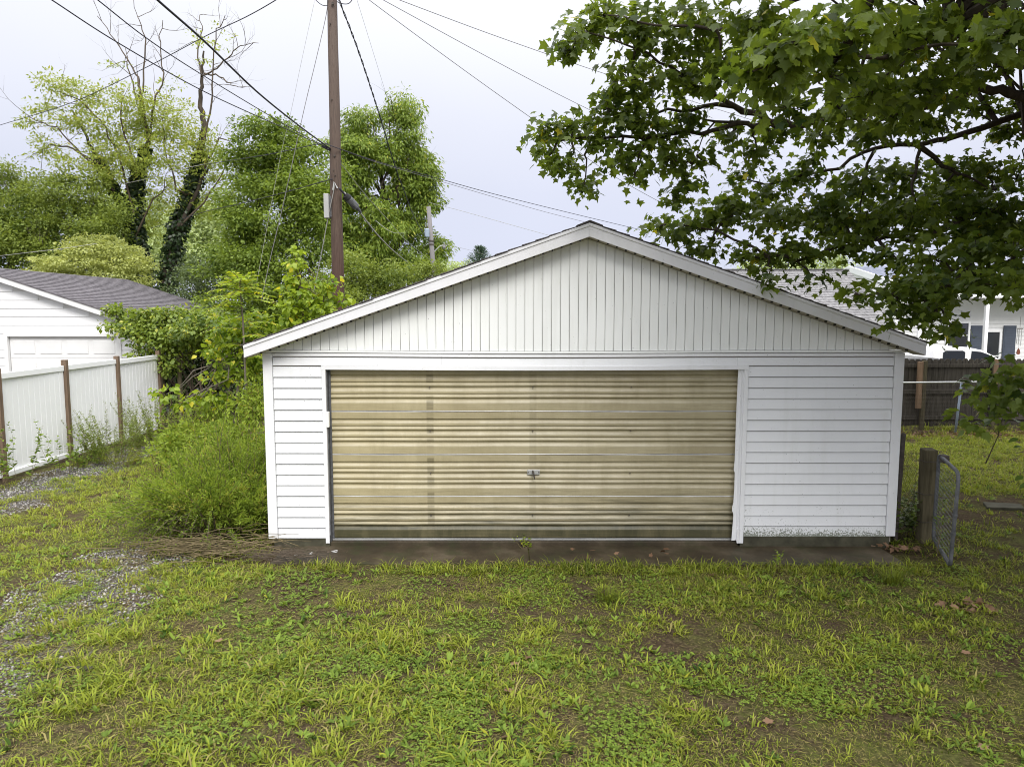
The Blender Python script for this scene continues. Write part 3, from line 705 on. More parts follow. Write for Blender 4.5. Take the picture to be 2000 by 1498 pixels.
def lap(root, x0, x1, z0, z1, y, mat='pvc', dy=.02, clip=None):
    m = MB(); a0, a1, b0, b1 = x0, x1, x0, x1
    if clip: a0, a1, b0, b1 = clip(z0, z1)
    m.add([(a0, y - dy, z0), (a1, y - dy, z0), (b1, y, z1), (b0, y, z1), (a0, y + .02, z0), (a1, y + .02, z0), (b1, y + .02, z1), (b0, y + .02, z1)],
          [(0, 1, 2, 3), (0, 4, 5, 1), (5, 4, 7, 6), (3, 2, 6, 7), (0, 3, 7, 4), (1, 5, 6, 2)])
    return m.build('siding_plank', mat, root)
k = 0; z = .15
while z < LZP - .2:
    z1 = z + LSP
    def clip(a, b): 
        f = lambda q: min(LX1, LXR + (LZP - .13 - q) / LS)
        return (2 * LXR - f(b), f(b), 2 * LXR - f(b), f(b))
    if z < 2.24:
        lap(lg, LX0, LD0 - .1, z, min(z1, 2.28), LY0 + .03); lap(lg, LD1 + .1, LX1, z, min(z1, 2.28), LY0 + .03)
    else: lap(lg, LX0, LX1, z, min(z1, LZP - .16), LY0 + .03, clip=clip)
    z = z1 if z >= 2.24 or z1 < 2.24 else 2.28
for x0, x1 in ((LD0 - .1, LD0), (LD1, LD1 + .1)): MB().box((x0, LY0 - .02, 0), (x1, LY0 + .06, 2.20)).build('door_casing', 'white', lg)
MB().box((LD0 - .1, LY0 - .02, 2.20), (LD1 + .1, LY0 + .06, 2.285)).build('door_casing', 'white', lg)
for r in range(4):
    z0 = .02 + r * .545; o = MB().box((LD0, LY0 + .07, z0), (LD1, LY0 + .11, z0 + .538)).build('door_panel', 'white', lg)
    for c in range(4):
        x0 = LD0 + .09 + c * (LD1 - LD0 - .06) / 4; x1 = x0 + .56
        mb = MB(); mb.box((x0, LY0 + .056, z0 + .10), (x1, LY0 + .072, z0 + .44)); mb.build('raised_panel', 'white', o, bevel=.012)
for sgn in (-1, 1):
    xe = LXR + sgn * (LX1 - LXR + .28)
    MB().prism([(LXR, LZP - .02), (LXR, LZP - .16), (xe, lsl(xe) - .16), (xe, lsl(xe) - .02)], 'y', LY0 - .22, LY0 - .19).build('rake_board', 'white', lg)
    for k in range(32):
        a = LXR + (xe - LXR) * k / 32; b = LXR + (xe - LXR) * (k + 1) / 32
        MB().prism([(a, lsl(a) - .02), (b, lsl(b) - .02), (b, lsl(b) + .018), (a, lsl(a) + .002)], 'y', LY0 - .24, LY1 + .25).build('shingle_course', 'shin_plum', lg)

# ================================================================== MAIN UTILITY POLE and wires
PY = 15.6
pb = P(661, 600, PY); ptop = P(647.5, -70, PY)
pole = thing('utility_pole', 'tall brown wooden utility pole behind the left eave of the garage', 'utility pole', (float(pb[0]) + .03, PY, 0))
bx, tx = float(pb[0]), float(ptop[0]); zb_, zt = float(pb[2]), float(ptop[2])
xat = lambda z: bx + (tx - bx) * (z - zb_) / (zt - zb_)
zs = np.linspace(-.3, zt, 14)
MB().tube([(xat(z) + .004 * math.sin(z * 2), PY, z) for z in zs], [.150 - .0052 * z for z in zs], 20).build('pole_shaft', 'pole', pole, smooth=True)
mb = MB()
for px, py, r in ((645, 47, .018), (648, 195, .014), (654, 305, .02), (652, 333, .012), (655, 343, .012), (650, 8, .03)):
    c = P(px, py, PY - .12); mb.tube([c, c + np.array((0, -.03, 0))], r, 8)
mb.build('pole_bolt', 'rust', pole)
c = P(640, 402, PY - .05)
mb = MB().box((c[0] - .062, c[1] - .10, c[2] - .27), (c[0] + .045, c[1] + .06, c[2] + .24)); eb = mb.build('equipment_box', 'tankgrey', pole, bevel=.01)
MB().box((c[0] + .045, c[1] - .04, c[2] - .24), (c[0] + .10, c[1] + .04, c[2] + .2)).build('box_bracket', 'galv', eb)
c = P(655, 362, PY - .15)
mb = MB().tube([c + np.array((-.05, 0, -.10)), c + np.array((-.02, -.02, .06)), c + np.array((.04, 0, -.06))], .018, 6); mb.build('guy_clamp', 'rail', pole)
c = P(640, 291, PY - .1); mb = MB().tube([c + np.array((-.12, -.02, .05)), c + np.array((.05, 0, -.03))], .025, 6); mb.build('cable_bracket', 'cable', pole)
# crossarm just above the picture
MB().box((tx - 1.1, PY - .19, zt - .28), (tx + 1.1, PY - .09, zt - .15)).build('crossarm', 'pole', pole)

def wire(name, label, pts, r, mat='cable', twist=False, n=5, cat='cable'):
    """pts: (px, py, Y) in photo pixels and metres; smoothed through Catmull-Rom"""
    q = [P(*p) for p in pts]; q = [2 * q[0] - q[1]] + q + [2 * q[-1] - q[-2]]; out = []
    for i in range(1, len(q) - 2):
        for s in range(10):
            t = s / 10; a, b, c, d = q[i - 1], q[i], q[i + 1], q[i + 2]
            out.append(.5 * (2 * b + (c - a) * t + (2 * a - 5 * b + 4 * c - d) * t * t + (3 * b - a - 3 * c + d) * t ** 3))
    out.append(q[-2]); mb = MB()
    if twist:
        L = np.cumsum([0] + [np.linalg.norm(out[i + 1] - out[i]) for i in range(len(out) - 1)])
        m = int(L[-1] / .05); S = np.linspace(0, L[-1], m); pp = np.stack([np.interp(S, L, [o[k] for o in out]) for k in range(3)], -1)
        for ph in (0, math.pi):
            off = np.stack([np.cos(S * 9 + ph), 0 * S, np.sin(S * 9 + ph)], -1) * r * .8
            mb.tube(pp + off, r * .75, 4)
    else: mb.tube(out, r * .82, n)
    org = out[0]; o = mb.build(name, mat, None, origin=org, smooth=True)
    return tag(o, label, cat)
wire('overhead_cable', 'outermost thin black cable crossing the top left corner down to the pole', [(60, -24, 8.9), (100, 0, 9.2), (230, 84, 10.1), (400, 180, 11.9), (560, 253, 14.2), (640, 290, PY - .1)], .0105)
wire('overhead_cable', 'middle of three black cables slanting from top left down to the pole', [(150, -30, 8.6), (190, 0, 8.9), (290, 78, 9.8), (400, 150, 11.2), (560, 246, 14.1), (640, 289, PY - .1)], .0095)
wire('overhead_cable', 'thickest black cable slanting from the top edge down to the pole', [(270, -38, 8.2), (307, 0, 8.5), (400, 82, 9.8), (500, 178, 11.8), (580, 243, 13.8), (645, 291, PY - .1)], .018)
wire('overhead_cable', 'thin dark cable rising from the left edge past the bare treetop to the top', [(-30, 256, 31), (0, 245, 30), (140, 201, 26), (280, 135, 22.5), (400, 72, 19.5), (480, 34, 17.8), (540, 0, 16.8), (600, -40, PY)], .014)
wire('service_wire', 'dark wire dropping from the pole top leftwards down to the saplings', [(640, -6, PY - .15), (637, 30, PY), (617, 118, 15.3), (593, 218, 15.0), (553, 400, 14.4), (528, 505, 14.0), (510, 590, 13.7)], .0085, 'thincable')
wire('service_wire', 'faint thin wire falling parallel to the pole on its left', [(615, 0, 18), (590, 115, 18), (568, 220, 18), (545, 320, 18), (500, 560, 17.5)], .005, 'greycable')
wire('twisted_cable', 'dark twisted cable falling from the pole top in front of the right tree', [(655, -20, PY - .2), (665, 8, PY - .2), (700, 100, 17), (738, 215, 19.5), (770, 320, 23), (790, 375, 26), (812, 430, 34), (836, 470, 50)], .015, 'cable', True)
wire('service_wire', 'very faint wire right of the pole ending at the treetop', [(690, -20, 20), (697, 0, 20.3), (728, 100, 22.5), (755, 187, 25), (765, 218, 27)], .005, 'greycable')
wire('overhead_cable', 'lowest of three cables slanting right from the pole into the maple leaves', [(690, -25, PY), (720, 0, PY), (840, 89, 16.4), (960, 176, 17.4), (1100, 275, 18.9), (1200, 345, 20.2), (1320, 412, 22)], .0085, 'thincable')
wire('overhead_cable', 'middle of three cables slanting right from the pole into the maple leaves', [(705, -22, PY), (747, 0, PY), (960, 116, 17.4), (1125, 202, 19), (1300, 285, 21), (1450, 350, 23)], .0085, 'thincable')
wire('overhead_cable', 'topmost of three cables slanting right from the pole into the maple leaves', [(720, -22, PY), (778, 0, PY), (960, 68, 17.4), (1155, 136, 19.2), (1300, 182, 21), (1500, 245, 24)], .009, 'thincable')
wire('jumper_loop', 'short looped jumper wire right of the pole at the top edge', [(658, 4, PY - .2), (668, 8, PY - .3), (680, 8, PY - .35), (688, 0, PY - .35), (692, -14, PY - .3)], .011)
wire('jumper_loop', 'short looped jumper wire left of the pole at the top edge', [(605, -12, PY - .3), (620, 4, PY - .3), (630, 11, PY - .25), (640, 12, PY - .15)], .009)
wire('overhead_cable', 'upper black cable running right from the pole past the tree to the garage peak', [(636, 281, PY - .16), (660, 290, PY - .17), (740, 317, 17), (845, 346, 19.5), (960, 378, 22), (1100, 413, 25.5), (1250, 449, 29)], .011, 'cable')
wire('overhead_cable', 'lower thin cable running right from the pole and meeting the garage roof', [(660, 291, PY - .17), (740, 319, 17), (845, 350, 19.5), (960, 384, 22), (1060, 413, 25), (1150, 436, 27)], .0085, 'thincable')
wire('overhead_cable', 'dark cable leading left from the pole in front of the central tree', [(640, 281, PY - .12), (610, 284, 16.5), (530, 301, 19), (450, 314, 22.5), (390, 323, 25)], .012)
wire('overhead_cable', 'thin grey cable leaving the ivy tree gap left of the central tree', [(240, 360, 29), (290, 349, 28), (340, 334, 26.5), (400, 321, 24.6)], .012, 'greycable')
wire('overhead_cable', 'dark cable leading left from the pole at the white clamp', [(650, 350, PY - .14), (620, 358, PY), (560, 375, 17), (470, 398, 20), (400, 414, 22.5), (330, 436, 25), (295, 446, 26)], .012)
wire('overhead_cable', 'pale grey cable crossing the left hedge above the neighbour roof', [(-40, 503, 24), (0, 500, 24), (60, 493, 24), (120, 486, 24.5), (190, 476, 25)], .010, 'greycable')
wire('messenger_cable', 'pale grey cable sagging from the splice case down to the far pole', [(672, 376, PY - .1), (690, 396, PY), (705, 418, 16.2), (740, 462, 19), (780, 500, 24), (812, 521, 33), (838, 524, 48)], .022, 'greycable')
wire('messenger_cable', 'thin pale wire running straight from the pole to the far pole', [(664, 318, PY), (720, 388, 17.5), (760, 432, 20), (800, 476, 27), (843, 510, 49)], .010, 'greycable')
wire('messenger_cable', 'short pale wire branching from the straight wire into the right tree', [(735, 432, 24), (752, 446, 23.5), (770, 455, 23), (791, 456, 25)], .009, 'greycable')
wire('overhead_cable', 'far thin wire running right from the far pole to the garage roof', [(838, 396, 50), (900, 412, 50), (1000, 440, 50), (1090, 465, 50)], .016, 'greycable')
wire('overhead_cable', 'faint far wire running right from the street lamp', [(870, 478, 52), (910, 487, 54), (945, 497, 56)], .012, 'greycable')
wire('guy_wire', 'pale guy wire falling left from the white clamp on the pole', [(655, 358, PY - .16), (641, 425, PY - .1), (627, 500, PY), (614, 565, PY + .1), (598, 640, PY + .2)], .012, 'greycable')
a, b = P(676, 383, PY - .12), P(702, 412, PY + .15)
d = unit(b - a); case = thing('splice_case', 'grey ribbed splice case hanging on the cable right of the pole', 'splice case', tuple(a))
MB().tube([a - d * .02, a + d * .05, a + d * .07], [.065, .085, .085], 14).build('case_cap', 'rubber', case)
pts = []; rad = []
for i in range(15): pts.append(a + d * (.07 + .018 * i)); rad.append(.075 if i % 2 else .083)
MB().tube(pts, rad, 14).build('case_body', 'galv', case)
MB().tube([a - d * .22, a - d * .02], .022, 8).build('case_tail', 'cable', case)
MB().tube([a + d * .32, a + d * .5], [.06, .02], 10).build('case_nose', 'galv', case)

# far poles
fy = 50.0
f0, f1 = P(848, 545, fy), P(837, 404, fy)
fp = thing('utility_pole', 'slim grey utility pole carrying a transformer behind the left roof slope', 'utility pole', (float(f0[0]) + .3, fy, 0))
bdir = (f1 - f0); g0 = f0 - bdir * (f0[2] / bdir[2])
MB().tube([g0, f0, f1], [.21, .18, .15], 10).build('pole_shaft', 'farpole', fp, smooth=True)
c = P(834, 455, fy - .3)
MB().lathe((c[0], c[1], c[2] - .30), [(.15, 0), (.17, .03), (.17, .53), (.12, .58), (.05, .60)], 14).build('transformer', 'tank', fp, smooth=False)
MB().lathe((c[0] - .03, c[1], c[2] + .30), [(.03, 0), (.05, .05), (.03, .1), (.04, .16), (.02, .22)], 8).build('insulator', 'rust', fp)
MB().tube([P(837, 402, fy), P(836.5, 399, fy)], .04, 6).build('insulator', 'rust', fp)
for py in (471, 478): 
    c = P(843, py, fy); MB().tube([c + np.array((0, 0, -.05)), c + np.array((0, 0, .05))], .20, 10).build('pole_band', 'rust', fp)
arm = MB().tube([P(846, 494, fy), P(853, 487, fy - .1), P(860, 480.5, fy - .2), P(866, 479.5, fy - .2)], .035, 6).build('lamp_arm', 'rail', fp)
c = P(867.5, 480, fy - .2); MB().lathe((c[0], c[1], c[2] - .22), [(.10, 0), (.13, .10), (.11, .14), (.05, .26), (.03, .38)], 10).build('lamp_head', 'farpole', fp)
q0, q1 = P(872, 545, 95), P(871, 499, 95)
fp2 = thing('utility_pole', 'smallest utility pole, a distant grey stub above the left roof slope', 'utility pole', (float(q0[0]), 95, 0))
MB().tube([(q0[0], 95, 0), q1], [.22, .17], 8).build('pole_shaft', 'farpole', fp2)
MB().tube([P(868, 512, 95), P(876, 512, 95)], .06, 6).build('crossarm', 'farpole', fp2)

# ================================================================== RIGHT SIDE: gate, posts, fences
gp = thing('gate_post', 'squat mossy wooden post beside the chain link gate', 'post', (5.0, 8.62, 0))
pa, pb_ = P(1805, 879, 8.6), P(1829, 879, 8.6); ztp = float(pa[2])
MB().hexa([(pa[0] + .01, 8.56, -.3), (pb_[0], 8.56, -.3), (pb_[0], 8.70, -.3), (pa[0] + .01, 8.70, -.3),
           (pa[0], 8.56, ztp), (pb_[0], 8.56, ztp), (pb_[0] + .005, 8.70, ztp + .015), (pa[0], 8.70, ztp + .012)]).build('post_shaft', 'oldpost', gp, bevel=.008)
for dz in (.14, .55, .9):
    MB().box((pa[0] - .006, 8.552, ztp - dz), (pb_[0] + .006, 8.708, ztp - dz + .006)).build('tie_wire', 'rust', gp)
sp_ = thing('fence_post', 'thin dark metal post against the right corner of the garage', 'post', (4.80, 8.75, 0))
MB().tube([(4.84, 8.74, -.2), (4.875, 8.74, 1.28)], .028, 10).build('post_tube', 'rust', sp_); 
MB().lathe((4.875, 8.74, 1.28), [(.033, 0), (.03, .02), (.01, .04)], 10).build('post_cap', 'rust', sp_)
def chain(mb, o, u, v, lu, lv, cell, r, wave):
    """chain link between corner o along u (length lu) and v (length lv)"""
    o, u, v = map(lambda q: np.array(q, float), (o, u, v)); w_ = unit(np.cross(u, v)); n = int(lu / cell) + 1; m = int(lv / (cell * .55)) + 1
    for i in range(n):
        pts = []
        for j in range(m + 1):
            s = (i + (.5 if j % 2 else -.0)) * cell; s = min(max(s, 0), lu); h = min(j * cell * .55, lv)
            pts.append(o + u * s + v * h + w_ * (.5 * r if (i + j) % 2 else -.5 * r) * 1.2 + w_ * wave * math.sin(s * 3 + h * 2))
        mb.tube(pts, r, 3, cap=False)
        pts = []
        for j in range(m + 1):
            s = (i + (.5 if j % 2 == 0 else -.0) + (0 if j % 2 == 0 else 1.0)) * cell; s = min(max(s, 0), lu); h = min(j * cell * .55, lv)
            pts.append(o + u * s + v * h + w_ * (-.5 * r if (i + j) % 2 else .5 * r) * 1.2 + w_ * wave * math.sin(s * 3 + h * 2))
        mb.tube(pts, r, 3, cap=False)
lk = MB(); chain(lk, (4.79, 8.72, .05), (1, 0, 0), (0, 0, 1), float(pa[0]) - 4.80, 1.02, .055, .0026, .004)
lkf = thing('chain_link_fence', 'narrow chain link panel between garage corner and mossy wooden post', 'wire fence', (4.9, 8.66, 0)); lk.build('chain_mesh', 'rust', lkf)
# gate: bent pipe frame standing open toward the camera
gt = thing('chain_link_gate', 'rusty chain link gate with bent pipe frame standing open at the garage corner', 'gate', (5.0, 8.1, 0))
A = P(1834, 893, 8.42); B = P(1870, 905, 7.62)
fx_, fz = float(A[0]), 1.13
nx_ = float(P(1862, 1105, 7.62)[0]); far_b = np.array((fx_ - .01, 8.42, .08)); near_b = np.array((nx_ - .035, 7.62, .02))
far_t = np.array((fx_, 8.42, float(P(1834, 888, 8.42)[2]))); near_t = np.array((nx_, 7.62, far_t[2] - .045))
def corner(a, b, c, r=.12, n=6):
    u_, v_ = unit(a - b), unit(c - b); out = []
    for i in range(n + 1):
        t = i / n; p0 = b + u_ * r; p2 = b + v_ * r; out.append((1 - t) ** 2 * p0 + 2 * t * (1 - t) * b + t * t * p2)
    return out
loop = [far_b + (far_t - far_b) * .5] + corner(far_b, far_t, near_t, .06) + corner(far_t, near_t, near_b, .13) + corner(near_t, near_b, far_b, .07) + corner(near_b, far_b, far_t, .06) + [far_b + (far_t - far_b) * .5]
MB().tube(loop, .021, 10, cap=False).build('gate_frame', 'galv', gt, smooth=True)
gm = MB(); uu = unit(near_b - far_b); vv = unit(far_t - far_b)
chain(gm, far_b + uu * .02 + vv * .02, uu, vv, float(np.linalg.norm(near_b - far_b)) - .03, float(np.linalg.norm(far_t - far_b)) - .07, .046, .0013, .008)
gm.build('gate_mesh', 'galv', gt)
c = far_t + uu * .14 + np.array((.03, 0, .0)); mb = MB().box(c - np.array((.035, .05, .06)), c + np.array((.035, .05, .035))); mb.build('gate_latch', 'rust', gt, bevel=.01)
for f_ in (.22, .8):
    c = far_b + (far_t - far_b) * f_; MB().tube([c, (float(pb_[0]) - .003, 8.56, c[2])], .012, 6).build('gate_hinge', 'rust', gt)
for f_ in (.35, .55):
    c = near_b + (near_t - near_b) * f_; MB().tube([c + np.array((0, 0, -.012)), c + np.array((0, 0, .012))], .028, 8).build('gate_band', 'galv', gt)

# back wooden fence, seen from its rail side
FW = 17.2
wf = thing('wooden_fence', 'weathered brown wooden board fence at the back of the right lawn', 'fence', (11, FW, 0))
x = 5.6; i = 0
while x < 19.5:
    w_ = .138 + rnd.uniform(-.004, .004); zt_ = 1.70 + rnd.uniform(-.015, .015); y = FW + rnd.uniform(0, .006); bz = .06 + rnd.uniform(-.02, .02)
    MB().prism([(x, bz), (x + w_, bz), (x + w_, zt_ - .05), (x + w_ - .035, zt_), (x + .035, zt_), (x, zt_ - .05)], 'y', y, y + .018).build('fence_board', 'cedar', wf)
    x += w_ + .007
for x0, x1 in ((5.6, 9.92), (9.92, 11.68), (11.68, 13.9), (13.9, 16.2), (16.2, 19.5)):
    for z0 in (.22, .86, 1.50): MB().box((x0 + .05, FW - .042, z0), (x1 - .05, FW - .002, z0 + .088)).build('fence_rail', 'cedar', wf, bevel=.004)
for i, x0 in enumerate((7.6, 9.97, 11.68, 13.9, 16.2)):
    MB().box((x0 - .045, FW - .132, -.3), (x0 + .045, FW - .042, 1.66)).build('fence_post', 'oldpost', wf, bevel=.004)
MB().box((9.97 - .16, FW - .130, .50), (9.97 - .05, FW - .045, 1.64)).build('mending_board', 'newwood', wf, bevel=.004)
MB().box((11.68 - .075, FW - .168, .95), (11.68 + .025, FW - .134, 1.70)).build('mending_board', 'newwood', wf, bevel=.004)
# chain link run in front of it
CY = 16.55
cf = thing('chain_link_fence', 'low chain link fence with pale top rail in front of the wooden fence', 'wire fence', (10.5, CY, 0))
mb = MB(); chain(mb, (7.0, CY, .02), (1, 0, 0), (0, 0, 1), 7.5, 1.16, .09, .0022, .01); mb.build('chain_mesh', 'rust', cf)
MB().tube([(6.5, CY, 1.17), (9.0, CY, 1.185), (10.6, CY, 1.20), (12.5, CY, 1.195), (16.0, CY, 1.20)], .021, 8).build('top_rail', 'rail', cf, smooth=True)
for x0, lean in ((10.56, -.09), (13.6, .03), (7.4, .0)):
    MB().tube([(x0 + lean, CY + .05, -.2), (x0, CY + .05, 1.17)], .028, 10).build('line_post', 'tank', cf, smooth=True)

# ================================================================== HOUSES AND CARS BEYOND THE FENCE
h1 = thing('house', 'low house with pale grey shingle roof rising behind the right roof slope', 'house', (7, 20.5, 0))
HX0, HX1, HY0, HYR = 1.5, 11.05, 20.2, 23.6; hz0 = 2.35; hzr = float(P(1624, 527, HYR)[2]); hs = (hzr - hz0) / (HYR - HY0)
mb = MB(); mb.box((HX0 + .3, HY0 + .4, 0), (HX1 - .2, 2 * HYR - HY0 - .4, hz0)); 
for xx in (HX0 + .3, HX1 - .3): mb.prism([(HY0 + .4, hz0), (2 * HYR - HY0 - .4, hz0), (HYR, hzr - .1)], 'x', xx, xx + .1)
mb.build('wall', 'white', h1)
ncr = 24
for sgn in (1, -1):
    for k in range(ncr):
        ya = HYR - sgn * (HYR - HY0) * (1 - k / ncr); yb = HYR - sgn * (HYR - HY0) * (1 - (k + 1) / ncr)
        za, zb2 = hz0 + (hzr - hz0) * k / ncr, hz0 + (hzr - hz0) * (k + 1) / ncr
        if sgn < 0:
            MB().prism([(ya, za - .03), (yb, zb2 - .03), (yb, zb2 + .004), (ya, za + .016)], 'x', HX0, HX1).build('shingle_course', 'shin_grey', h1); continue
        # the slope that faces the camera: separate tabs
        m = MB(); off = (k % 2) * .15 + rnd.uniform(-.03, .03); x = HX0
        while x < HX1:
            xe = min(x + .30 if x > HX0 else x + .30 - off, HX1)
            dz = rnd.uniform(0, .006)
            m.prism([(ya - .0, za - .03), (yb, zb2 - .03), (yb, zb2 + .004), (ya, za + .018 + dz)], 'x', x + .004, xe - .004); x = xe
        m.build('shingle_course', 'shin_grey', h1)
MB().box((HX0, HYR - .12, hzr - .01), (HX1, HYR + .12, hzr + .02)).build('ridge_cap', 'shin_grey', h1)

h2 = thing('house', 'white house with blue grey roof, dark shutters and porch door behind the fence', 'house', (20, 27, 0))
WX0, WX1, WY = 14.55, 27.0, 27.0; wz = 3.42
mb = MB(); mb.box((WX0, WY + .03, 0), (WX1, WY + 9, wz)); mb.build('wall', 'white', h2)
z = .55
def free(z, spans): return spans
while z < wz - .03:
    z1 = min(z + .155, wz - .003); lap(h2, WX0, WX1, z, z1, WY + .028, 'white', .02); z = z1
MB().box((WX0 - .06, WY - .02, .3), (WX0 + .06, WY + .1, wz - .004)).build('corner_trim', 'pvc', h2)
cx = float(P(1796, 640, WY)[0]); MB().box((cx - .07, WY - .03, .3), (cx + .07, WY + .02, wz - .004)).build('corner_trim', 'pvc', h2)
RY, RZ = 32.0, float(P(1700, 521, 32.0)[2]); EY, EZ = 25.9, float(P(1985, 571, 25.9)[2])
for k in range(30):
    ya = EY + (RY - EY) * k / 30; yb = EY + (RY - EY) * (k + 1) / 30; za = EZ + (RZ - EZ) * k / 30; zb2 = EZ + (RZ - EZ) * (k + 1) / 30
    MB().prism([(ya, za - .03), (yb, zb2 - .03), (yb, zb2 + .004), (ya, za + .02)], 'x', WX0 + .5, WX1 + .3).build('shingle_course', 'shin_blue', h2)
MB().prism([(RY, RZ - .03), (RY, RZ + .0), (RY + 6, EZ), (RY + 6, EZ - .03)], 'x', WX0 + .5, WX1 + .3).build('roof_back', 'shin_blue', h2)
MB().prism([(EY, EZ - .22), (RY, RZ - .22), (RY, RZ + .03), (EY, EZ + .03)], 'x', WX0 + .42, WX0 + .497).build('rake_board', 'pvc', h2)
MB().prism([(RY, RZ - .22), (RY + 6, EZ - .22), (RY + 6, EZ + .03), (RY, RZ + .03)], 'x', WX0 + .42, WX0 + .497).build('rake_board', 'pvc', h2)
MB().prism([(WY + .1, wz), (WY + 9, wz), (RY, RZ - .2)], 'x', WX0 + .52, WX0 + .6).build('gable_wall', 'white', h2)
MB().box((WX0 + .5, EY - .03, EZ - .20), (WX1 + .3, EY - .002, EZ - .02)).build('fascia', 'pvc', h2)
MB().box((WX0 + .5, EY, EZ - .20), (WX1 + .3, WY + .03, EZ - .17)).build('porch_soffit', 'white', h2)
def wx(px): return float(P(px, 640, WY)[0])
def wz_(py): return float(P(1900, py, WY)[2])
def window(px0, px1, py0, py1, name, split=True, mat='pvc'):
    x0, x1, z1, z0 = wx(px0), wx(px1), wz_(py0), wz_(py1)
    f_ = MB(); fr = .07; y0, y1 = WY - .05, WY + .03
    f_.box((x0, y0, z0), (x0 + fr, y1, z1)); f_.box((x1 - fr, y0, z0), (x1, y1, z1)); f_.box((x0 + fr, y0, z0), (x1 - fr, y1, z0 + fr)); f_.box((x0 + fr, y0, z1 - fr), (x1 - fr, y1, z1))
    if split: f_.box((x0 + fr, y0 + .01, (z0 + z1) / 2 - .02), (x1 - fr, y1, (z0 + z1) / 2 + .02))
    o = f_.build(name, mat, h2); MB().box((x0 + fr, WY - .012, z0 + fr), (x1 - fr, WY - .006, z1 - fr)).build('pane', 'glass', o); return o
window(1848, 1894, 628, 682, 'window', True)
window(1920, 1956, 645, 745, 'door', True)
for a, b in ((1896, 1918), (1960, 1984)):
    o = MB().box((wx(a), WY - .04, wz_(745)), (wx(b), WY - .006, wz_(636))).build('shutter', 'shutter', h2)
    m = MB(); zz = wz_(745)
    while zz < wz_(640): m.hexa([(wx(a) + .05, WY - .048, zz), (wx(b) - .05, WY - .048, zz), (wx(b) - .05, WY - .0405, zz), (wx(a) + .05, WY - .0405, zz), (wx(a) + .05, WY - .042, zz + .05), (wx(b) - .05, WY - .042, zz + .05), (wx(b) - .05, WY - .0405, zz + .05), (wx(a) + .05, WY - .0405, zz + .05)]); zz += .06
    m.build('louvre', 'shutter', o)
px_ = wx(1900) - .0; MB().box((wx(1888), EY + .05, 0), (wx(1888) + .12, EY + .17, EZ - .2)).build('porch_post', 'pvc', h2)
MB().box((WX0, EY, 0), (WX1, WY + .02, .42)).build('porch_floor', 'block', h2)
ch = thing('wind_chime', 'metal wind chime with red brown paddle hanging at the white porch', 'wind chime', tuple(P(1992, 640, EY + .3)))
c = P(1992, 643, EY + .3); mb = MB().lathe((c[0], c[1], c[2]), [(.09, 0), (.09, .02)], 10); mb.build('chime_top', 'rust', ch)
MB().tube([c, c + np.array((0, 0, .45))], .006, 4).build('cord', 'rust', ch)
for k in range(5):
    q = 2 * math.pi * k / 5; MB().tube([c + np.array((.07 * math.cos(q), .07 * math.sin(q), -.02)), c + np.array((.07 * math.cos(q), .07 * math.sin(q), -.45 - .04 * k))], .012, 6).build('chime_tube', 'alu', ch)
MB().tube([c, c + np.array((0, 0, -.75))], .004, 4).build('cord', 'rust', ch)
MB().prism([(c[0] - .07, c[2] - .90), (c[0], c[2] - .94), (c[0] + .07, c[2] - .90), (c[0] + .05, c[2] - .78), (c[0], c[2] - .70), (c[0] - .05, c[2] - .78)], 'y', c[1] - .012, c[1] + .012).build('chime_paddle', 'chime', ch)

# white crew-cab pickup
def wheels(root, xs, y0, y1, r=.37):
    for x in xs:
        for y in (y0, y1):
            wv = MB().tube([(x, y - .11, r), (x, y + .11, r)], r, 20).build('wheel', 'rubber', root)
            MB().tube([(x, y - .13, r), (x, y + .13, r)], r * .6, 16).build('rim', 'rail', wv)
TY = 21.6
tx0 = float(P(1826, 690, TY)[0]); tz = float(P(1870, 678, TY)[2])
tk = thing('pickup_truck', 'white crew cab pickup truck parked behind the wooden fence', 'pickup truck', (tx0 + 1, TY + .9, 0))
X = lambda d: tx0 + d
MB().prism([(X(-1.75), .55), (X(3.3), .55), (X(3.35), .95), (X(3.2), 1.12), (X(2.35), 1.20), (X(0), 1.22), (X(-1.75), 1.22)], 'y', TY, TY + 1.85).build('body', 'carwhite', tk, bevel=.04)
side = [(X(-.02), 1.22), (X(0.0), tz - .10), (X(.10), tz - .03), (X(.55), tz), (X(1.05), tz - .01), (X(1.5), tz - .10), (X(1.85), tz - .26), (X(2.35), 1.22)]
MB().prism(side, 'y', TY + .10, TY + 1.75).build('cab', 'carwhite', tk, bevel=.035)
for poly in ([(X(.30), 1.26), (X(.98), 1.26), (X(.98), tz - .16), (X(.90), tz - .115), (X(.40), tz - .115), (X(.31), tz - .17)], [(X(1.15), 1.26), (X(2.0), 1.26), (X(1.72), tz - .24), (X(1.45), tz - .15), (X(1.18), tz - .125)]):
    for y in ((TY + .088, TY + .099), (TY + 1.751, TY + 1.762)): MB().prism(poly, 'y', *y).build('side_window', 'glass', tk)
MB().prism([(X(1.83), tz - .30), (X(2.30), 1.24), (X(2.33), 1.24), (X(1.86), tz - .29)], 'y', TY + .2, TY + 1.65).build('windscreen', 'glass', tk)
wheels(tk, (X(-.95), X(2.5)), TY + .05, TY + 1.8)
MB().box((X(1.95), TY - .14, 1.2), (X(2.12), TY + .02, 1.36)).build('wing_mirror', 'carblack', tk, bevel=.02)
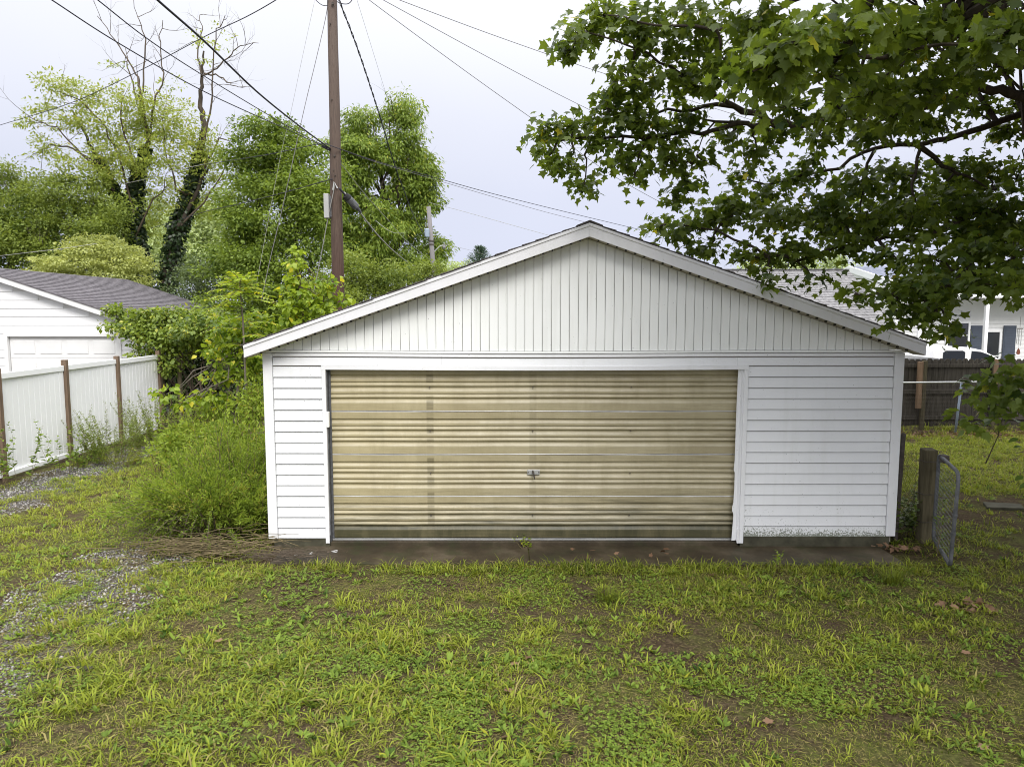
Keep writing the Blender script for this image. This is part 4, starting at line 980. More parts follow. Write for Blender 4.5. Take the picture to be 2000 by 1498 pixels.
# dark car further left
BY = 20.3; bxx = float(P(1772, 700, BY)[0]) - 3.0
bc = thing('parked_car', 'dark car mostly hidden behind the fence under the right eave', 'car', (bxx + 2, BY - 1, 0))
o_b = [(bxx, .3), (bxx + 4.2, .3), (bxx + 4.25, .75), (bxx + 4.0, .95), (bxx + 3.4, 1.0), (bxx, 1.0), (bxx - .05, .6)]
MB().prism(o_b, 'y', BY - 1.75, BY).build('body', 'carblack', bc, bevel=.04)
MB().prism([(bxx + .2, 1.0), (bxx + .7, 1.55), (bxx + 1.4, 1.63), (bxx + 2.9, 1.62), (bxx + 3.55, 1.45), (bxx + 3.95, 1.0)], 'y', BY - 1.65, BY - .1).build('cabin', 'carblack', bc, bevel=.05)
for poly in ([(bxx + .8, 1.05), (bxx + 2.0, 1.05), (bxx + 2.0, 1.52), (bxx + 1.1, 1.5)], [(bxx + 2.1, 1.05), (bxx + 3.6, 1.05), (bxx + 3.3, 1.42), (bxx + 2.1, 1.52)]):
    MB().prism(poly, 'y', BY - 1.662, BY - 1.652).build('side_window', 'glass', bc)
wheels(bc, (bxx + .8, bxx + 3.4), BY - 1.7, BY - .05, .32)

# ================================================================== BACKGROUND TREES
def bough(lobes, k=11, rs=.34, jit=.95):
    out = []
    for c, q in lobes:
        c = np.array(c, float); q = np.array(q, float); out.append((c, q * .80))
        for i in range(k):
            d = unit(np.array([rnd.gauss(0, 1) for _ in range(3)])); f = rnd.uniform(.55, jit + .12)
            out.append((c + d * q * f, q * rs * np.array((rnd.uniform(.6, 1.6), rnd.uniform(.6, 1.4), rnd.uniform(.35, 1.0)))))
    return out
def tree(name, label, base, trunk_r, height, lobes, mat, per_m2, nleaf, clump_r, L, W, group=None, cat='tree', bark='bark', limbs=10, base_t=.5, spread=.25, alt=0.0, droop=.25, flat=.65, shell=.45, tmpl=DIAMOND, trunk_top=None):
    base = np.array(base, float); t = thing(name, label, cat, tuple(base), group)
    top = np.array(trunk_top if trunk_top is not None else base + np.array((0, 0, height)), float)
    pts = wander(base - np.array((0, 0, .2)), top, 8, .05)
    MB().tube(pts, [trunk_r * (1 - .8 * i / 8) for i in range(9)], 10).build('trunk', bark, t, smooth=True)
    mb = MB()
    for i in range(limbs):
        c, r = lobes[i % len(lobes)]; tgt = np.array(c) + np.array([rnd.uniform(-.6, .6) * q for q in r])
        k = rnd.randint(2, 6); s = pts[k]
        if tgt[2] < s[2] + .2: s = pts[2]
        w_ = wander(s, tgt, 6, .12); r0 = trunk_r * (1 - .8 * k / 8) * .55
        mb.tube(w_, [max(.008, r0 * (1 - .85 * j / 6)) for j in range(7)], 6, cap=False)
        twigs(mb, w_[4], w_[6] - w_[4], np.linalg.norm(w_[6] - w_[0]) * .35, max(.008, r0 * .3), 1)
    mb.build('branch', bark, t, smooth=True)
    bag = Bag()
    for lb in (bough(lobes) if name == 'broadleaf_tree' else lobes):
        clumps([lb], per_m2, nleaf, clump_r, L, W, tmpl, base_t + rnd.gauss(0, .11), spread, alt, droop, flat, shell, bag=bag)
    bag.build('crown', mat, t)
    return t
# left hedge-like trees
tree('broadleaf_tree', 'tall yellow green tree filling the left edge above the neighbour roof', (-21.5, 31, 0), .25, 7, [lobe(-20, 440, 95, 100, 31), lobe(45, 430, 70, 85, 30), lobe(-40, 500, 90, 80, 29), lobe(10, 365, 40, 40, 31), lobe(70, 500, 60, 60, 29)], 'hedge', 3.8, 42, .42, .12, .065, base_t=.58, spread=.30, shell=.3, bark='pbark', group='trees behind the neighbour garage')
tree('broadleaf_tree', 'rounded yellow green tree between the left edge tree and the ivy trunks', (-17.5, 30, 0), .22, 6, [lobe(130, 430, 75, 80, 30), lobe(195, 450, 65, 70, 29.5), lobe(115, 380, 45, 45, 30), lobe(170, 385, 40, 45, 30), lobe(60, 470, 60, 60, 29)], 'hedge', 3.8, 42, .42, .12, .065, base_t=.64, spread=.30, shell=.3, bark='pbark', group='trees behind the neighbour garage')
tree('dogwood_tree', 'low pale layered tree just above the neighbour garage roof', (-16.2, 27.5, 0), .14, 4, [lobe(200, 490, 75, 18, 27.5, 1.3), lobe(150, 515, 75, 18, 27, 1.3), lobe(245, 515, 55, 22, 27.5, 1.2), lobe(190, 470, 40, 12, 27.5, .8), lobe(110, 530, 40, 14, 27, 1), lobe(225, 545, 75, 20, 27.3, 1.2), lobe(130, 550, 60, 18, 27, 1.2)], 'pale', 12, 20, .26, .11, .06, flat=.3, base_t=.55, bark='pbark')
# the ivy covered tree with three stems and bare twigs
IY = 31.0
iv = thing('ivy_tree', 'tall tree with dark ivy covered stems, sparse yellow leaves and bare top twigs', 'tree', tuple(np.array((P(300, 560, IY)[0], IY, 0))))
stems = [[(268, 640), (272, 560), (262, 470), (262, 420), (268, 340), (290, 280), (275, 200), (270, 150)],
         [(285, 640), (283, 520), (255, 420), (225, 375), (195, 320), (175, 280), (140, 215)],
         [(316, 640), (328, 545), (345, 450), (372, 380), (392, 300), (398, 250), (390, 200), (394, 150), (398, 100)],
         [(345, 450), (395, 350), (412, 320)]]
rads = [(.34, .04), (.26, .03), (.32, .035), (.12, .025)]
def pxline(l, Y, n=5, dy=0.0):
    q = [P(x, y, Y + dy * i) for i, (x, y) in enumerate(l)]; out = []
    for i in range(len(q) - 1):
        for s in range(n):
            out.append(q[i] + (q[i + 1] - q[i]) * s / n + np.array([rnd.gauss(0, .03) for _ in range(3)]))
    return out + [q[-1]]
tm = MB(); bag = Bag()
for l, (r0, r1) in zip(stems, rads):
    pts = pxline(l, IY, 5, .12); n = len(pts); rad = [r0 + (r1 - r0) * (i / (n - 1)) ** .8 for i in range(n)]
    tm.tube(pts, rad, 9, cap=True)
    A = np.array(pts); zt_ = P(300, 300, IY)[2]
    for i in range(n - 1):
        if pts[i][2] < .3 or pts[i][2] > zt_ or r0 < .2: continue
        m_ = 170; s = rng.random(m_)[:, None]; p = A[i] + (A[i + 1] - A[i]) * s; q = rng.random(m_) * 2 * math.pi
        rr = rad[i] * (1.0 + .9 * rng.random(m_) ** 2); o_ = np.stack([np.cos(q), np.sin(q), 0 * q], -1)
        bag.add(*leaves(p + o_ * rr[:, None], unit(rng.normal(size=(m_, 3)) * .5 + o_ * .4 + np.array((0, 0, -.7))), o_ + rng.normal(size=(m_, 3)) * .3, .17, .15, DIAMOND, .45 + .25 * rng.normal(size=m_)))
tm.build('trunk', 'bark', iv, smooth=True)
bag.build('ivy', 'ivy', iv)
bm = MB()
limb = [[(262, 420), (230, 300), (195, 235), (155, 195), (100, 178)], [(225, 375), (160, 300), (110, 250), (60, 230)], [(195, 320), (140, 290), (100, 285), (70, 300)],
        [(268, 340), (235, 240), (240, 190)], [(290, 280), (300, 200), (320, 155), (312, 100), (318, 40)], [(290, 280), (272, 160), (255, 125), (225, 80), (190, 32)], [(280, 180), (285, 90), (275, 50), (262, 15)],
        [(372, 380), (345, 370), (325, 300), (318, 230)], [(392, 300), (410, 220), (415, 150), (425, 60), (440, 30)], [(396, 150), (425, 135), (450, 105), (470, 90), (505, 85)], [(398, 145), (430, 150), (455, 170), (475, 172)],
        [(394, 150), (385, 100), (395, 60), (390, 30)], [(345, 450), (400, 395), (440, 330), (465, 320)], [(262, 470), (300, 390), (330, 365)], [(400, 330), (430, 270), (450, 275)], [(283, 520), (240, 480), (180, 440)], [(268, 200), (250, 130), (245, 95)]]
for l in limb:
    pts = pxline(l, IY, 4, rnd.uniform(-.25, .25)); n = len(pts); r0 = .045 if l[0][1] > 250 else .032
    bm.tube(pts, [r0 * (1 - .85 * i / (n - 1)) + .006 for i in range(n)], 5, cap=False)
    for i in range(n // 3, n, 2):
        dd = unit(pts[min(i + 1, n - 1)] - pts[i - 1]); sd = unit(np.array((rnd.gauss(0, 1), rnd.gauss(0, .6), rnd.gauss(.4, .8))))
        twigs(bm, pts[i], dd * .6 + sd, rnd.uniform(.7, 1.7), .014, 1, .6, 5)
bm.build('branch', 'twig', iv, smooth=True)
L_ = [lobe(*q) for q in ((270, 205, 75, 45, 31, 1.6), (215, 250, 65, 35, 31, 1.4), (330, 235, 70, 40, 31, 1.4), (165, 190, 60, 28, 31, 1.2), (115, 165, 45, 25, 31, .9), (90, 215, 35, 20, 31, .8), (60, 240, 30, 14, 31, .6), (240, 310, 80, 40, 30.5, 1.4), (330, 310, 80, 40, 30.5, 1.4), (90, 290, 40, 25, 31, .8), (140, 240, 50, 22, 31, 1.), (180, 345, 60, 35, 30.5, 1), (390, 270, 55, 35, 31, 1.), (420, 300, 40, 25, 31, .8), (340, 165, 35, 14, 31, .7), (245, 135, 35, 12, 31, .7), (405, 80, 40, 35, 31, .8), (390, 110, 30, 20, 31, .6), (350, 390, 70, 40, 31.5, 1.2), (210, 300, 60, 45, 31.5, 1.2), (290, 360, 70, 40, 32.5, 1.2), (400, 330, 50, 40, 32, 1.0), (300, 260, 60, 40, 31.5, 1.2), (300, 440, 60, 40, 32.5, 1.0), (420, 390, 50, 40, 32, 1), (130, 320, 35, 20, 30.5, .7))]
dens = [clumps([l], 5.2 if i not in (16, 17, 15, 14) else 1.2, 15, .30, .14, .06, base=.6, spread=.25, flat=.35, shell=.15, alt=.04) for i, l in enumerate(L_)]
bg = Bag()
for d_ in dens:
    for a_, b_, c_ in zip(d_.V, d_.T, d_.t): 
        bg.add(a_, b_ - b_.min(), c_)
bg.build('crown', 'locust', iv)
tree('broadleaf_tree', 'bushy bright green tree left of the wooden pole', (-9.5, 27, 0), .3, 7.5, [lobe(540, 300, 75, 65, 27), lobe(495, 330, 60, 55, 27), lobe(590, 350, 70, 75, 26.5), lobe(480, 410, 70, 65, 26.5), lobe(550, 430, 95, 85, 25.8), lobe(620, 440, 55, 80, 26), lobe(470, 500, 65, 75, 26), lobe(560, 530, 90, 80, 25.8), lobe(530, 262, 35, 28, 27), lobe(500, 590, 110, 60, 25)], 'mid', 3.7, 42, .40, .125, .07, base_t=.62, spread=.30, shell=.25, droop=.35, group='trees behind the pole')
tree('broadleaf_tree', 'tall bright tree right of the wooden pole with a yellowish top', (-9.7, 55, 0), .5, 15, [lobe(x_, y_, a_, b_, 55 + d_) for x_, y_, a_, b_, d_ in ((775, 225, 34, 36, 0), (705, 250, 40, 36, 0), (802, 290, 32, 50, 0), (740, 310, 72, 46, -1), (690, 375, 48, 60, -1), (790, 370, 48, 42, 0), (798, 440, 40, 36, 0), (745, 440, 60, 50, -2), (775, 520, 75, 42, -1), (700, 500, 58, 55, -2), (680, 300, 35, 40, -2), (830, 395, 24, 40, 0), (835, 330, 18, 20, 0), (660, 440, 45, 55, -2), (852, 484, 20, 24, 2), (812, 345, 28, 22, 0))], 'mid', 1.15, 52, .80, .32, .105, base_t=.74, spread=.30, shell=.25, droop=1.0, alt=.05, limbs=26, group='trees behind the pole')
tree('broadleaf_tree', 'small olive bush tree low behind the left roof slope near the far pole', (-5.2, 24, 0), .12, 3.2, [lobe(760, 545, 55, 35, 24), lobe(700, 540, 55, 50, 23.5), lobe(830, 530, 40, 22, 24.5), lobe(680, 590, 60, 50, 23), lobe(630, 570, 50, 45, 24.5)], 'hedge', 10, 24, .26, .10, .055, base_t=.65, group='trees behind the pole')
tree('dark_shrub', 'dark grey green shrub in the gap right of the ivy stems', (-11.5, 27, 0), .1, 2.8, [lobe(390, 545, 45, 55, 27), lobe(365, 590, 45, 40, 26.5), lobe(420, 590, 40, 45, 26.5)], 'dusk', 9, 24, .3, .10, .06, base_t=.5, cat='shrub')
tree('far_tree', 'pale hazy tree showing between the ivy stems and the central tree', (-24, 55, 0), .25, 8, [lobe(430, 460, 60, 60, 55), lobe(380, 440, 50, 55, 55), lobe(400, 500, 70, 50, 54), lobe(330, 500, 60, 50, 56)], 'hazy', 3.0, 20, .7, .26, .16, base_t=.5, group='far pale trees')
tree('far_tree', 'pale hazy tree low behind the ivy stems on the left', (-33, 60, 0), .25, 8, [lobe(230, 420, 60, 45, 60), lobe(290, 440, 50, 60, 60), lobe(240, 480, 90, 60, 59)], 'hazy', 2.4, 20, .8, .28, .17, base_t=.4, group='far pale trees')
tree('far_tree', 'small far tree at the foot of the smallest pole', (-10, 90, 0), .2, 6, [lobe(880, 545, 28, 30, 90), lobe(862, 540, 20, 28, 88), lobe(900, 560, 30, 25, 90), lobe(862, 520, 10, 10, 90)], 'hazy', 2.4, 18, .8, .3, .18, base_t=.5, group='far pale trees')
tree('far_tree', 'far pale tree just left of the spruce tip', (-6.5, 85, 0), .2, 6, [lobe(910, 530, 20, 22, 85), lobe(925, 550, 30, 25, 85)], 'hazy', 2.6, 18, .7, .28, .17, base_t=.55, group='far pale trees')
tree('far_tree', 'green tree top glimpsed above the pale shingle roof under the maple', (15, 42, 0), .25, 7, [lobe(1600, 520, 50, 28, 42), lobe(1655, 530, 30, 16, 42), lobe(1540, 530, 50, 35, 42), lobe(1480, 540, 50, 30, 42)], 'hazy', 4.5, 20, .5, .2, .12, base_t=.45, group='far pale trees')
# spruce
SY = 70.0; tip = P(937, 482, SY)
spz = thing('spruce_tree', 'dark blue green spruce tip poking above the left roof slope', 'tree', (float(tip[0]), SY, 0))
MB().tube([(tip[0], SY, 0), (tip[0], SY, tip[2])], [.22, .02], 7).build('trunk', 'bark', spz)
bag = Bag()
for k in range(46):
    z = tip[2] - .12 - 4.2 * (k / 46) ** 1.15; rr = .22 + (tip[2] - z) * .62
    for j in range(7):
        a_ = rnd.random() * 6.283; n = 16; s = np.linspace(.1, 1, n); u_ = np.array((math.cos(a_), math.sin(a_), 0))
        p = np.array((tip[0], SY, z)) + u_ * (s * rr)[:, None] + np.stack([0 * s, 0 * s, .75 * rr * s ** 2 - .35 * rr * s], -1)
        bag.add(*leaves(p, unit(u_ + rng.normal(size=(n, 3)) * .35 + np.array((0, 0, .5))), np.array((0, 0, 1.0)) + rng.normal(size=(n, 3)) * .2, .30, .07, DIAMOND, .5 + .25 * rng.normal(size=n)))
bag.build('crown', 'needle', spz)

# ================================================================== LEFT VEGETATION
vt = thing('vine_thicket', 'thick tangle of vines spilling over the neighbour garage corner', 'vine', (-8.6, 18, 0))
VL = [lobe(*q) for q in ((275, 640, 46, 24, 17.8, .6), (330, 642, 60, 26, 17.8, .8), (385, 648, 50, 32, 17.6, .8), (300, 668, 50, 28, 17.5, .6), (350, 668, 45, 30, 17.5, .6), (420, 640, 40, 40, 17.2, .7), (235, 625, 32, 16, 18.0, .35), (222, 608, 20, 6, 18.15, .2), (290, 614, 45, 8, 17.8, .5), (345, 612, 40, 8, 17.8, .5), (330, 715, 28, 28, 17.3, .4), (405, 612, 32, 12, 17.6, .5), (445, 690, 22, 36, 17.0, .4))]
clumps(bough(VL, 4, .42, 1.0), 11, 18, .18, .10, .07, OVAL, .55, .30, .06, .55, .7, .5).build('foliage', 'vine', vt)
ds = thing('dark_shrub', 'dark filler shrub added for the shade in the hollow beneath the overhanging vines', 'shrub', (-8.0, 19.6, 0))
clumps([lobe(400, 720, 75, 60, 19.6, .8), lobe(340, 750, 40, 40, 19.4, .6), lobe(450, 740, 50, 60, 19.6, .8), lobe(380, 660, 60, 40, 19.4, .7), lobe(440, 650, 40, 50, 20, .7)], 17, 26, .28, .11, .075, DIAMOND, .3, .25, 0, .4, .7, .3).build('foliage', 'dusk', ds)  # dark leaves added in place of the deep shade under the vines
mb = MB()
for i in range(9): mb.tube(wander((-8.0 + rnd.gauss(0, .5), 19.6, 0), (-8.0 + rnd.gauss(0, .8), 19.6 + rnd.gauss(0, .3), 1.4), 5, .1), [.02, .018, .015, .012, .009, .006], 5)
mb.build('stem', 'twig', ds)
mb = MB()
for i in range(26):
    c, r = VL[1 + i % 5]; b_ = np.array((c[0] + rnd.uniform(-.5, .5), c[1] + .3, 0)); mb.tube(wander(b_, np.array(c) + np.array((rnd.uniform(-.4, .4), 0, rnd.uniform(-.1, .3))), 7, .18), [.022 - .0025 * k for k in range(8)], 5, cap=False)
mb.build('stem', 'twig', vt)
for i, pxx in enumerate((318, 352)):
    c = P(pxx, 760, 17.45); MB().box((c[0] - .04, 17.41, -.2), (c[0] + .04, 17.49, 1.75)).build('trellis_post', 'oldpost', vt)
def sapling(name, label, stem, r0, lobes, mat, per_m2, nleaf, clump_r, L, W, tmpl=OVAL, base_t=.6, alt=.06, droop=.5, spread=.25, nb=12, bark='twig'):
    t = thing(name, label, 'sapling', (stem[0][0], stem[0][1], 0))
    MB().tube(stem, [r0 * (1 - .8 * i / (len(stem) - 1)) for i in range(len(stem))], 8).build('trunk', bark, t, smooth=True)
    mb = MB()
    for i in range(nb):
        c, r = lobes[i % len(lobes)]; tgt = np.array(c) + np.array([rnd.uniform(-.6, .6) * q for q in r]); s = stem[rnd.randint(1, len(stem) - 1)]
        mb.tube(wander(s, tgt, 5, .12), [r0 * .35 * (1 - .15 * k) for k in range(6)], 5, cap=False)
    mb.build('branch', bark, t)
    clumps(lobes, per_m2, nleaf, clump_r, L, W, tmpl, base_t, spread, alt, droop, .6, .2).build('foliage', mat, t)
    return t
S = 13.0
sapling('redbud_sapling', 'leafy sapling with crooked grey trunk left of the garage wall', [P(458, 850, S), P(460, 815, S), P(466, 770, S), P(462, 730, S), P(470, 700, S), P(476, 672, S)], .05,
        [lobe(*q) for q in ((455, 650, 42, 30, S, .4), (495, 665, 28, 30, S, .4), (420, 690, 28, 20, S, .35), (475, 710, 35, 26, S, .35), (432, 735, 32, 16, S, .3), (492, 745, 22, 26, S, .3), (405, 772, 26, 12, 12.8, .25), (355, 788, 32, 10, 12.6, .22), (445, 785, 28, 14, S, .3), (505, 625, 30, 20, 13.3, .4), (322, 770, 16, 14, 12.5, .2), (510, 700, 16, 30, S, .3))], 'bright', 24, 8, .15, .10, .075, base_t=.42, bark='pbark', nb=26, spread=.3)
S2 = 13.4
sapling('maple_sapling', 'bright yellow green sapling in front of the wooden pole', [P(590, 700, S2), P(592, 650, S2), P(590, 600, S2), P(584, 560, S2), P(578, 500, S2)], .04,
        [lobe(*q) for q in ((580, 510, 16, 20, S2, .25), (578, 550, 24, 22, S2, .3), (600, 585, 42, 28, S2, .4), (640, 560, 22, 26, S2, .35), (630, 600, 32, 24, S2, .4), (575, 610, 32, 25, S2, .4), (660, 585, 20, 10, S2, .2), (600, 635, 60, 25, S2, .5), (545, 640, 30, 26, S2, .4))], 'bright', 17, 8, .14, .11, .085, base_t=.58, alt=.03, nb=16, spread=.3)
# tree of heaven: long pinnate fronds from a slender stem
th = thing('sumac_sapling', 'slender sapling with long feathery fronds rising above the vines', 'sapling', tuple(G(470, 850) * np.array((1, 1, 0)) + np.array((0, 0, 0))))
S3 = 12.4; st = [np.array((P(478, 700, S3)[0], S3, 0)), P(478, 700, S3), P(474, 620, S3), P(470, 575, S3), P(468, 548, S3)]
MB().tube(st, [.022, .018, .015, .012, .008], 7).build('trunk', 'pbark', th)
bag = Bag(); sm = MB()
def frond(o, az, el, length, npairs, bag, sm, ll=.15, lw=.062, t0=.78, droop=.8):
    d = np.array((math.cos(az) * math.cos(el), math.sin(az) * math.cos(el), math.sin(el))); s = np.linspace(0, 1, npairs + 1)
    mid = o + d * (length * s)[:, None] + np.stack([0 * s, 0 * s, -droop * length * .45 * s ** 2], -1)
    sm.tube(list(mid[::2]), .0045, 4, cap=False)
    side = unit(np.cross(d, np.array((0, 0, 1.0))))
    for sg in (1, -1):
        p = mid[2:]; n = len(p); k = (1 - .45 * (np.linspace(0, 1, n)) ** 2)
        dd = unit(side * sg + d * .35 + rng.normal(size=(n, 3)) * .12 + np.array((0, 0, -.35)))
        bag.add(*leaves(p, dd, np.array((0, 0, 1.0)) + rng.normal(size=(n, 3)) * .15, ll * k, lw * k, DIAMOND, t0 + .16 * rng.normal(size=n)))
for i in range(17):
    o = st[3] + (st[4] - st[3]) * (i / 16.); frond(o, i * 2.4, .75 - .045 * (16 - i) + .1, .40 + .02 * (16 - i) * .7, 12, bag, sm)
for i in range(9): frond(st[2] + (st[3] - st[2]) * rnd.random(), rnd.random() * 6.28, .3, .62, 12, bag, sm)
for i in range(12): frond(st[1] + (st[2] - st[1]) * rnd.random(), rnd.random() * 6.28, .3, .7, 12, bag, sm)
bag.build('foliage', 'bright', th); sm.build('leaf_stalk', 'twig', th)
# weedy growth between the fence and the garage
wt = thing('weed_thicket', 'tall yellow green weed thicket between sapling trunk and garage wall', 'weeds', (-5.6, 12, 0))
WL = [lobe(*q) for q in ((490, 800, 35, 45, 12.0, .5), (450, 860, 60, 45, 11.6, .6), (400, 850, 60, 30, 12.2, .6), (500, 880, 30, 50, 11.0, .5), (350, 850, 50, 25, 12.6, .6), (330, 880, 45, 25, 12.2, .5), (420, 810, 60, 22, 13.2, .5), (500, 770, 22, 40, 12.4, .4))]
clumps(WL, 26, 20, .16, .085, .03, DIAMOND, .6, .28, .08, .1, .9, .1).build('foliage', 'feather', wt)
mb = MB()
for i in range(60):
    c, r = WL[i % len(WL)]; x = c[0] + rnd.uniform(-1, 1) * r[0]; y = c[1] + rnd.uniform(-.6, .6) * r[1]
    mb.tube(wander((x, y, 0), (x + rnd.gauss(0, .12), y, c[2] + r[2] * rnd.uniform(.2, 1.0)), 4, .08), [.007, .006, .005, .004, .002], 4, cap=False)
mb.build('stem', 'straw', wt)
# plumy shrub at the corner
ps = thing('plumy_shrub', 'wide feathery yellow green shrub sprawling against the left garage corner', 'shrub', (-3.7, 9.3, 0))
bag = Bag(); sm = MB(); smd = MB()
for i in range(520):
    a_ = rnd.random() * 6.283; q = math.sqrt(rnd.random()); b_ = np.array((-3.85 + .70 * q * math.cos(a_), 9.5 + .95 * q * math.sin(a_), 0))
    az = a_ + rnd.gauss(0, .5); lean = .12 + .52 * q * rnd.uniform(.4, 1.3); h = (1.34 - .46 * q) * rnd.uniform(.62, 1.10) * (.9 + .2 * math.sin(a_ * 3 + 1))
    if math.cos(az) > 0: lean *= .45
    if math.sin(az) < -.3: h *= .86
    n = 8; s = np.linspace(0, 1, n)
    mid = b_ + np.stack([math.cos(az) * lean * (s ** 1.5) * 1.25 + rnd.gauss(0, .07) * np.sin(s * 3.2), math.sin(az) * lean * (s ** 1.5) * 1.25, h * s - .38 * h * lean * s ** 2.5], -1)
    mid[:, 0] = np.minimum(mid[:, 0], -3.0 + 0.0 * s) if True else mid[:, 0]
    (sm if i % 3 else smd).tube(list(mid), [.0055 * (1 - .8 * k) + .001 for k in s], 4, cap=False)
    m_ = 112; u_ = .16 + .84 * rng.random(m_) ** .8; p = np.stack([np.interp(u_, s, mid[:, k]) for k in range(3)], -1)
    tang = unit(mid[-1] - mid[2]); off = rng.normal(size=(m_, 3)) * (.085 * (1.15 - u_))[:, None]
    dd = unit(off * 9 + tang * .7 + rng.normal(size=(m_, 3)) * .35); t0 = .52 + .22 * rnd.gauss(0, 1)
    bag.add(*leaves(p + off, dd, rng.normal(size=(m_, 3)) + np.array((0, -.3, .8)), (.045 + .03 * (rnd.random() < .3)) * (.7 + .6 * rng.random(m_)), .016, DIAMOND, t0 + .18 * rng.normal(size=m_)))
for i in range(95):
    a_ = rnd.uniform(2.6, 5.2); b_ = np.array((-3.75 + .35 * math.cos(a_), 9.0 + .4 * math.sin(a_), .02)); l_ = rnd.uniform(.6, 1.25); up_ = rnd.uniform(.10, .5); s_ = np.linspace(0, 1, 7)
    mid = b_ + np.stack([math.cos(a_) * l_ * s_, math.sin(a_) * l_ * .75 * s_, up_ * np.sin(s_ * 2.6) + .02], -1); mid[:, 0] = np.minimum(mid[:, 0], -3.02); mid[:, 2] = np.maximum(mid[:, 2], .01)
    smd.tube(list(mid), [.005, .0048, .0043, .0038, .003, .0022, .0012], 4, cap=False)
    k_ = 26; u_ = .35 + .65 * rng.random(k_); p_ = np.stack([np.interp(u_, s_, mid[:, q]) for q in range(3)], -1)
    bag.add(*leaves(p_, rng.normal(size=(k_, 3)) + np.array((0, 0, .3)), rng.normal(size=(k_, 3)) + np.array((0, 0, .8)), .045 * (.6 + .7 * rng.random(k_)), .012, DIAMOND, .35 + .2 * rng.normal(size=k_)))
bag.build('foliage', 'feather', ps); sm.build('stem', 'straw', ps); smd.build('stem', 'twig', ps)
# flattened dry stems in front of it
bp = thing('brush_pile', 'heap of dry brown stems lying before the feathery shrub', 'brush pile', (-3.1, 8.0, 0))
mb = MB()
for i in range(150):
    x = rnd.gauss(-3.65, .42); y = 8.10 + rnd.gauss(0, .16) + .12 * (x + 3.4); z = max(.015, .02 + abs(rnd.gauss(0, .07)))
    a_ = rnd.gauss(.12, .5) + (math.pi if rnd.random() < .5 else 0); l = rnd.uniform(.25, .75); d_ = np.array((math.cos(a_) * l, math.sin(a_) * l * .6, rnd.gauss(.0, .06)))
    p0 = np.array((x, y, z)); p2 = p0 + d_; p2[2] = max(.012, p2[2])
    if p2[0] > -2.3: continue
    mb.tube([p0, (p0 + p2) / 2 + np.array((0, 0, rnd.uniform(0, .05))), p2], [.0045, .004, .0018], 4, cap=False)
tag(mb.build('dry_stem', 'straw', bp), kind='stuff')
mb = MB()
for i in range(220):
    x = rnd.gauss(-2.62, .26); y = 7.98 + rnd.gauss(0, .09); z = .01 + abs(rnd.gauss(0, .03)); a_ = rnd.random() * 6.28; l = rnd.uniform(.08, .3)
    mb.tube([(x, y, z), (x + math.cos(a_) * l, y + math.sin(a_) * l * .5, max(.008, z + rnd.gauss(0, .02)))], [.003, .0015], 4, cap=False)
tag(mb.build('twig_litter', 'twig', bp), kind='stuff')

def weed(name, label, base, h, nst, mat, nl, L, W, spread, group=None, t0=.5, flower=None, tmpl=DIAMOND, origin_r=.1):
    t = thing(name, label, 'weed', tuple(base), group); bag = Bag(); sm = MB()
    for i in range(nst):
        a_ = rnd.random() * 6.283; q = rnd.random() ** .5 * origin_r; p0 = np.array(base) + np.array((math.cos(a_) * q, math.sin(a_) * q, -.02)); hh = h * rnd.uniform(.6, 1.05); ln = spread * rnd.uniform(.2, 1) * hh
        p1 = p0 + np.array((math.cos(a_) * ln, math.sin(a_) * ln, hh)); pts = wander(p0, p1, 5, .06); sm.tube(pts, [.0038 * (1 - .15 * k) for k in range(6)], 4, cap=False)
        s = np.linspace(0, 1, 6); A = np.array(pts); m_ = int(nl * rnd.uniform(.7, 1.2)); u_ = .15 + .85 * rng.random(m_); p = np.stack([np.interp(u_, s, A[:, k]) for k in range(3)], -1)
        az = rng.random(m_) * 6.283; d_ = np.stack([np.cos(az), np.sin(az), .35 + 0 * az], -1) + rng.normal(size=(m_, 3)) * .25
        k_ = 1.1 - .6 * u_
        bag.add(*leaves(p, d_, np.array((0, 0, 1.)) + rng.normal(size=(m_, 3)) * .3, L * k_, W * k_, tmpl, t0 + .2 * rng.normal(size=m_)))
    bag.build('foliage', mat, t); sm.build('stem', 'straw', t); return t
weed('tall_weed', 'bushy grey green weed clump against the fence around the third stake', (-7.75, 13.6, 0), 1.05, 60, 'hedge', 75, .085, .026, .65, 'weeds along the fence', .55, origin_r=.45)
weed('tall_weed', 'bushy weed clump at the far end of the white fence', (-7.6, 15.2, 0), 1.15, 60, 'hedge', 75, .085, .026, .6, 'weeds along the fence', .5, origin_r=.5)
weed('tall_weed', 'upright broad leaved weed in front of the first full fence panel', (-7.98, 12.3, 0), 1.0, 6, 'weed', 34, .11, .055, .28, 'weeds along the fence', .5, tmpl=OVAL, origin_r=.25)
weed('tall_weed', 'broad leaved weed at the left edge beside the nearest stake', (-8.1, 11.5, 0), 1.0, 7, 'weed', 34, .11, .055, .3, 'weeds along the fence', .5, tmpl=OVAL, origin_r=.3)
weed('tall_weed', 'low grassy weed on the gravel edge below the fence', (-7.25, 13.0, 0),   .35, 32, 'grass', 30, .10, .012, .8, 'weeds along the fence', .45, origin_r=.3)
weed('tall_weed', 'low weed near the second stake at the track edge', (-7.9, 13.1, 0),   .35, 20, 'weed', 30, .08, .03, .6, 'weeds along the fence', .5, origin_r=.25)
weed('leafy_weed', 'bright leafy weed shoot between track and thicket', (-7.05, 14.4, 0), .85, 7, 'bright', 16, .12, .08, .35, None, .6, tmpl=OVAL, origin_r=.2)
weed('leafy_weed', 'tall thin weed leaning beside the mossy gate post', (4.98, 8.1, 0), .75, 5, 'weed', 12, .12, .03, .35, None, .5, origin_r=.12)
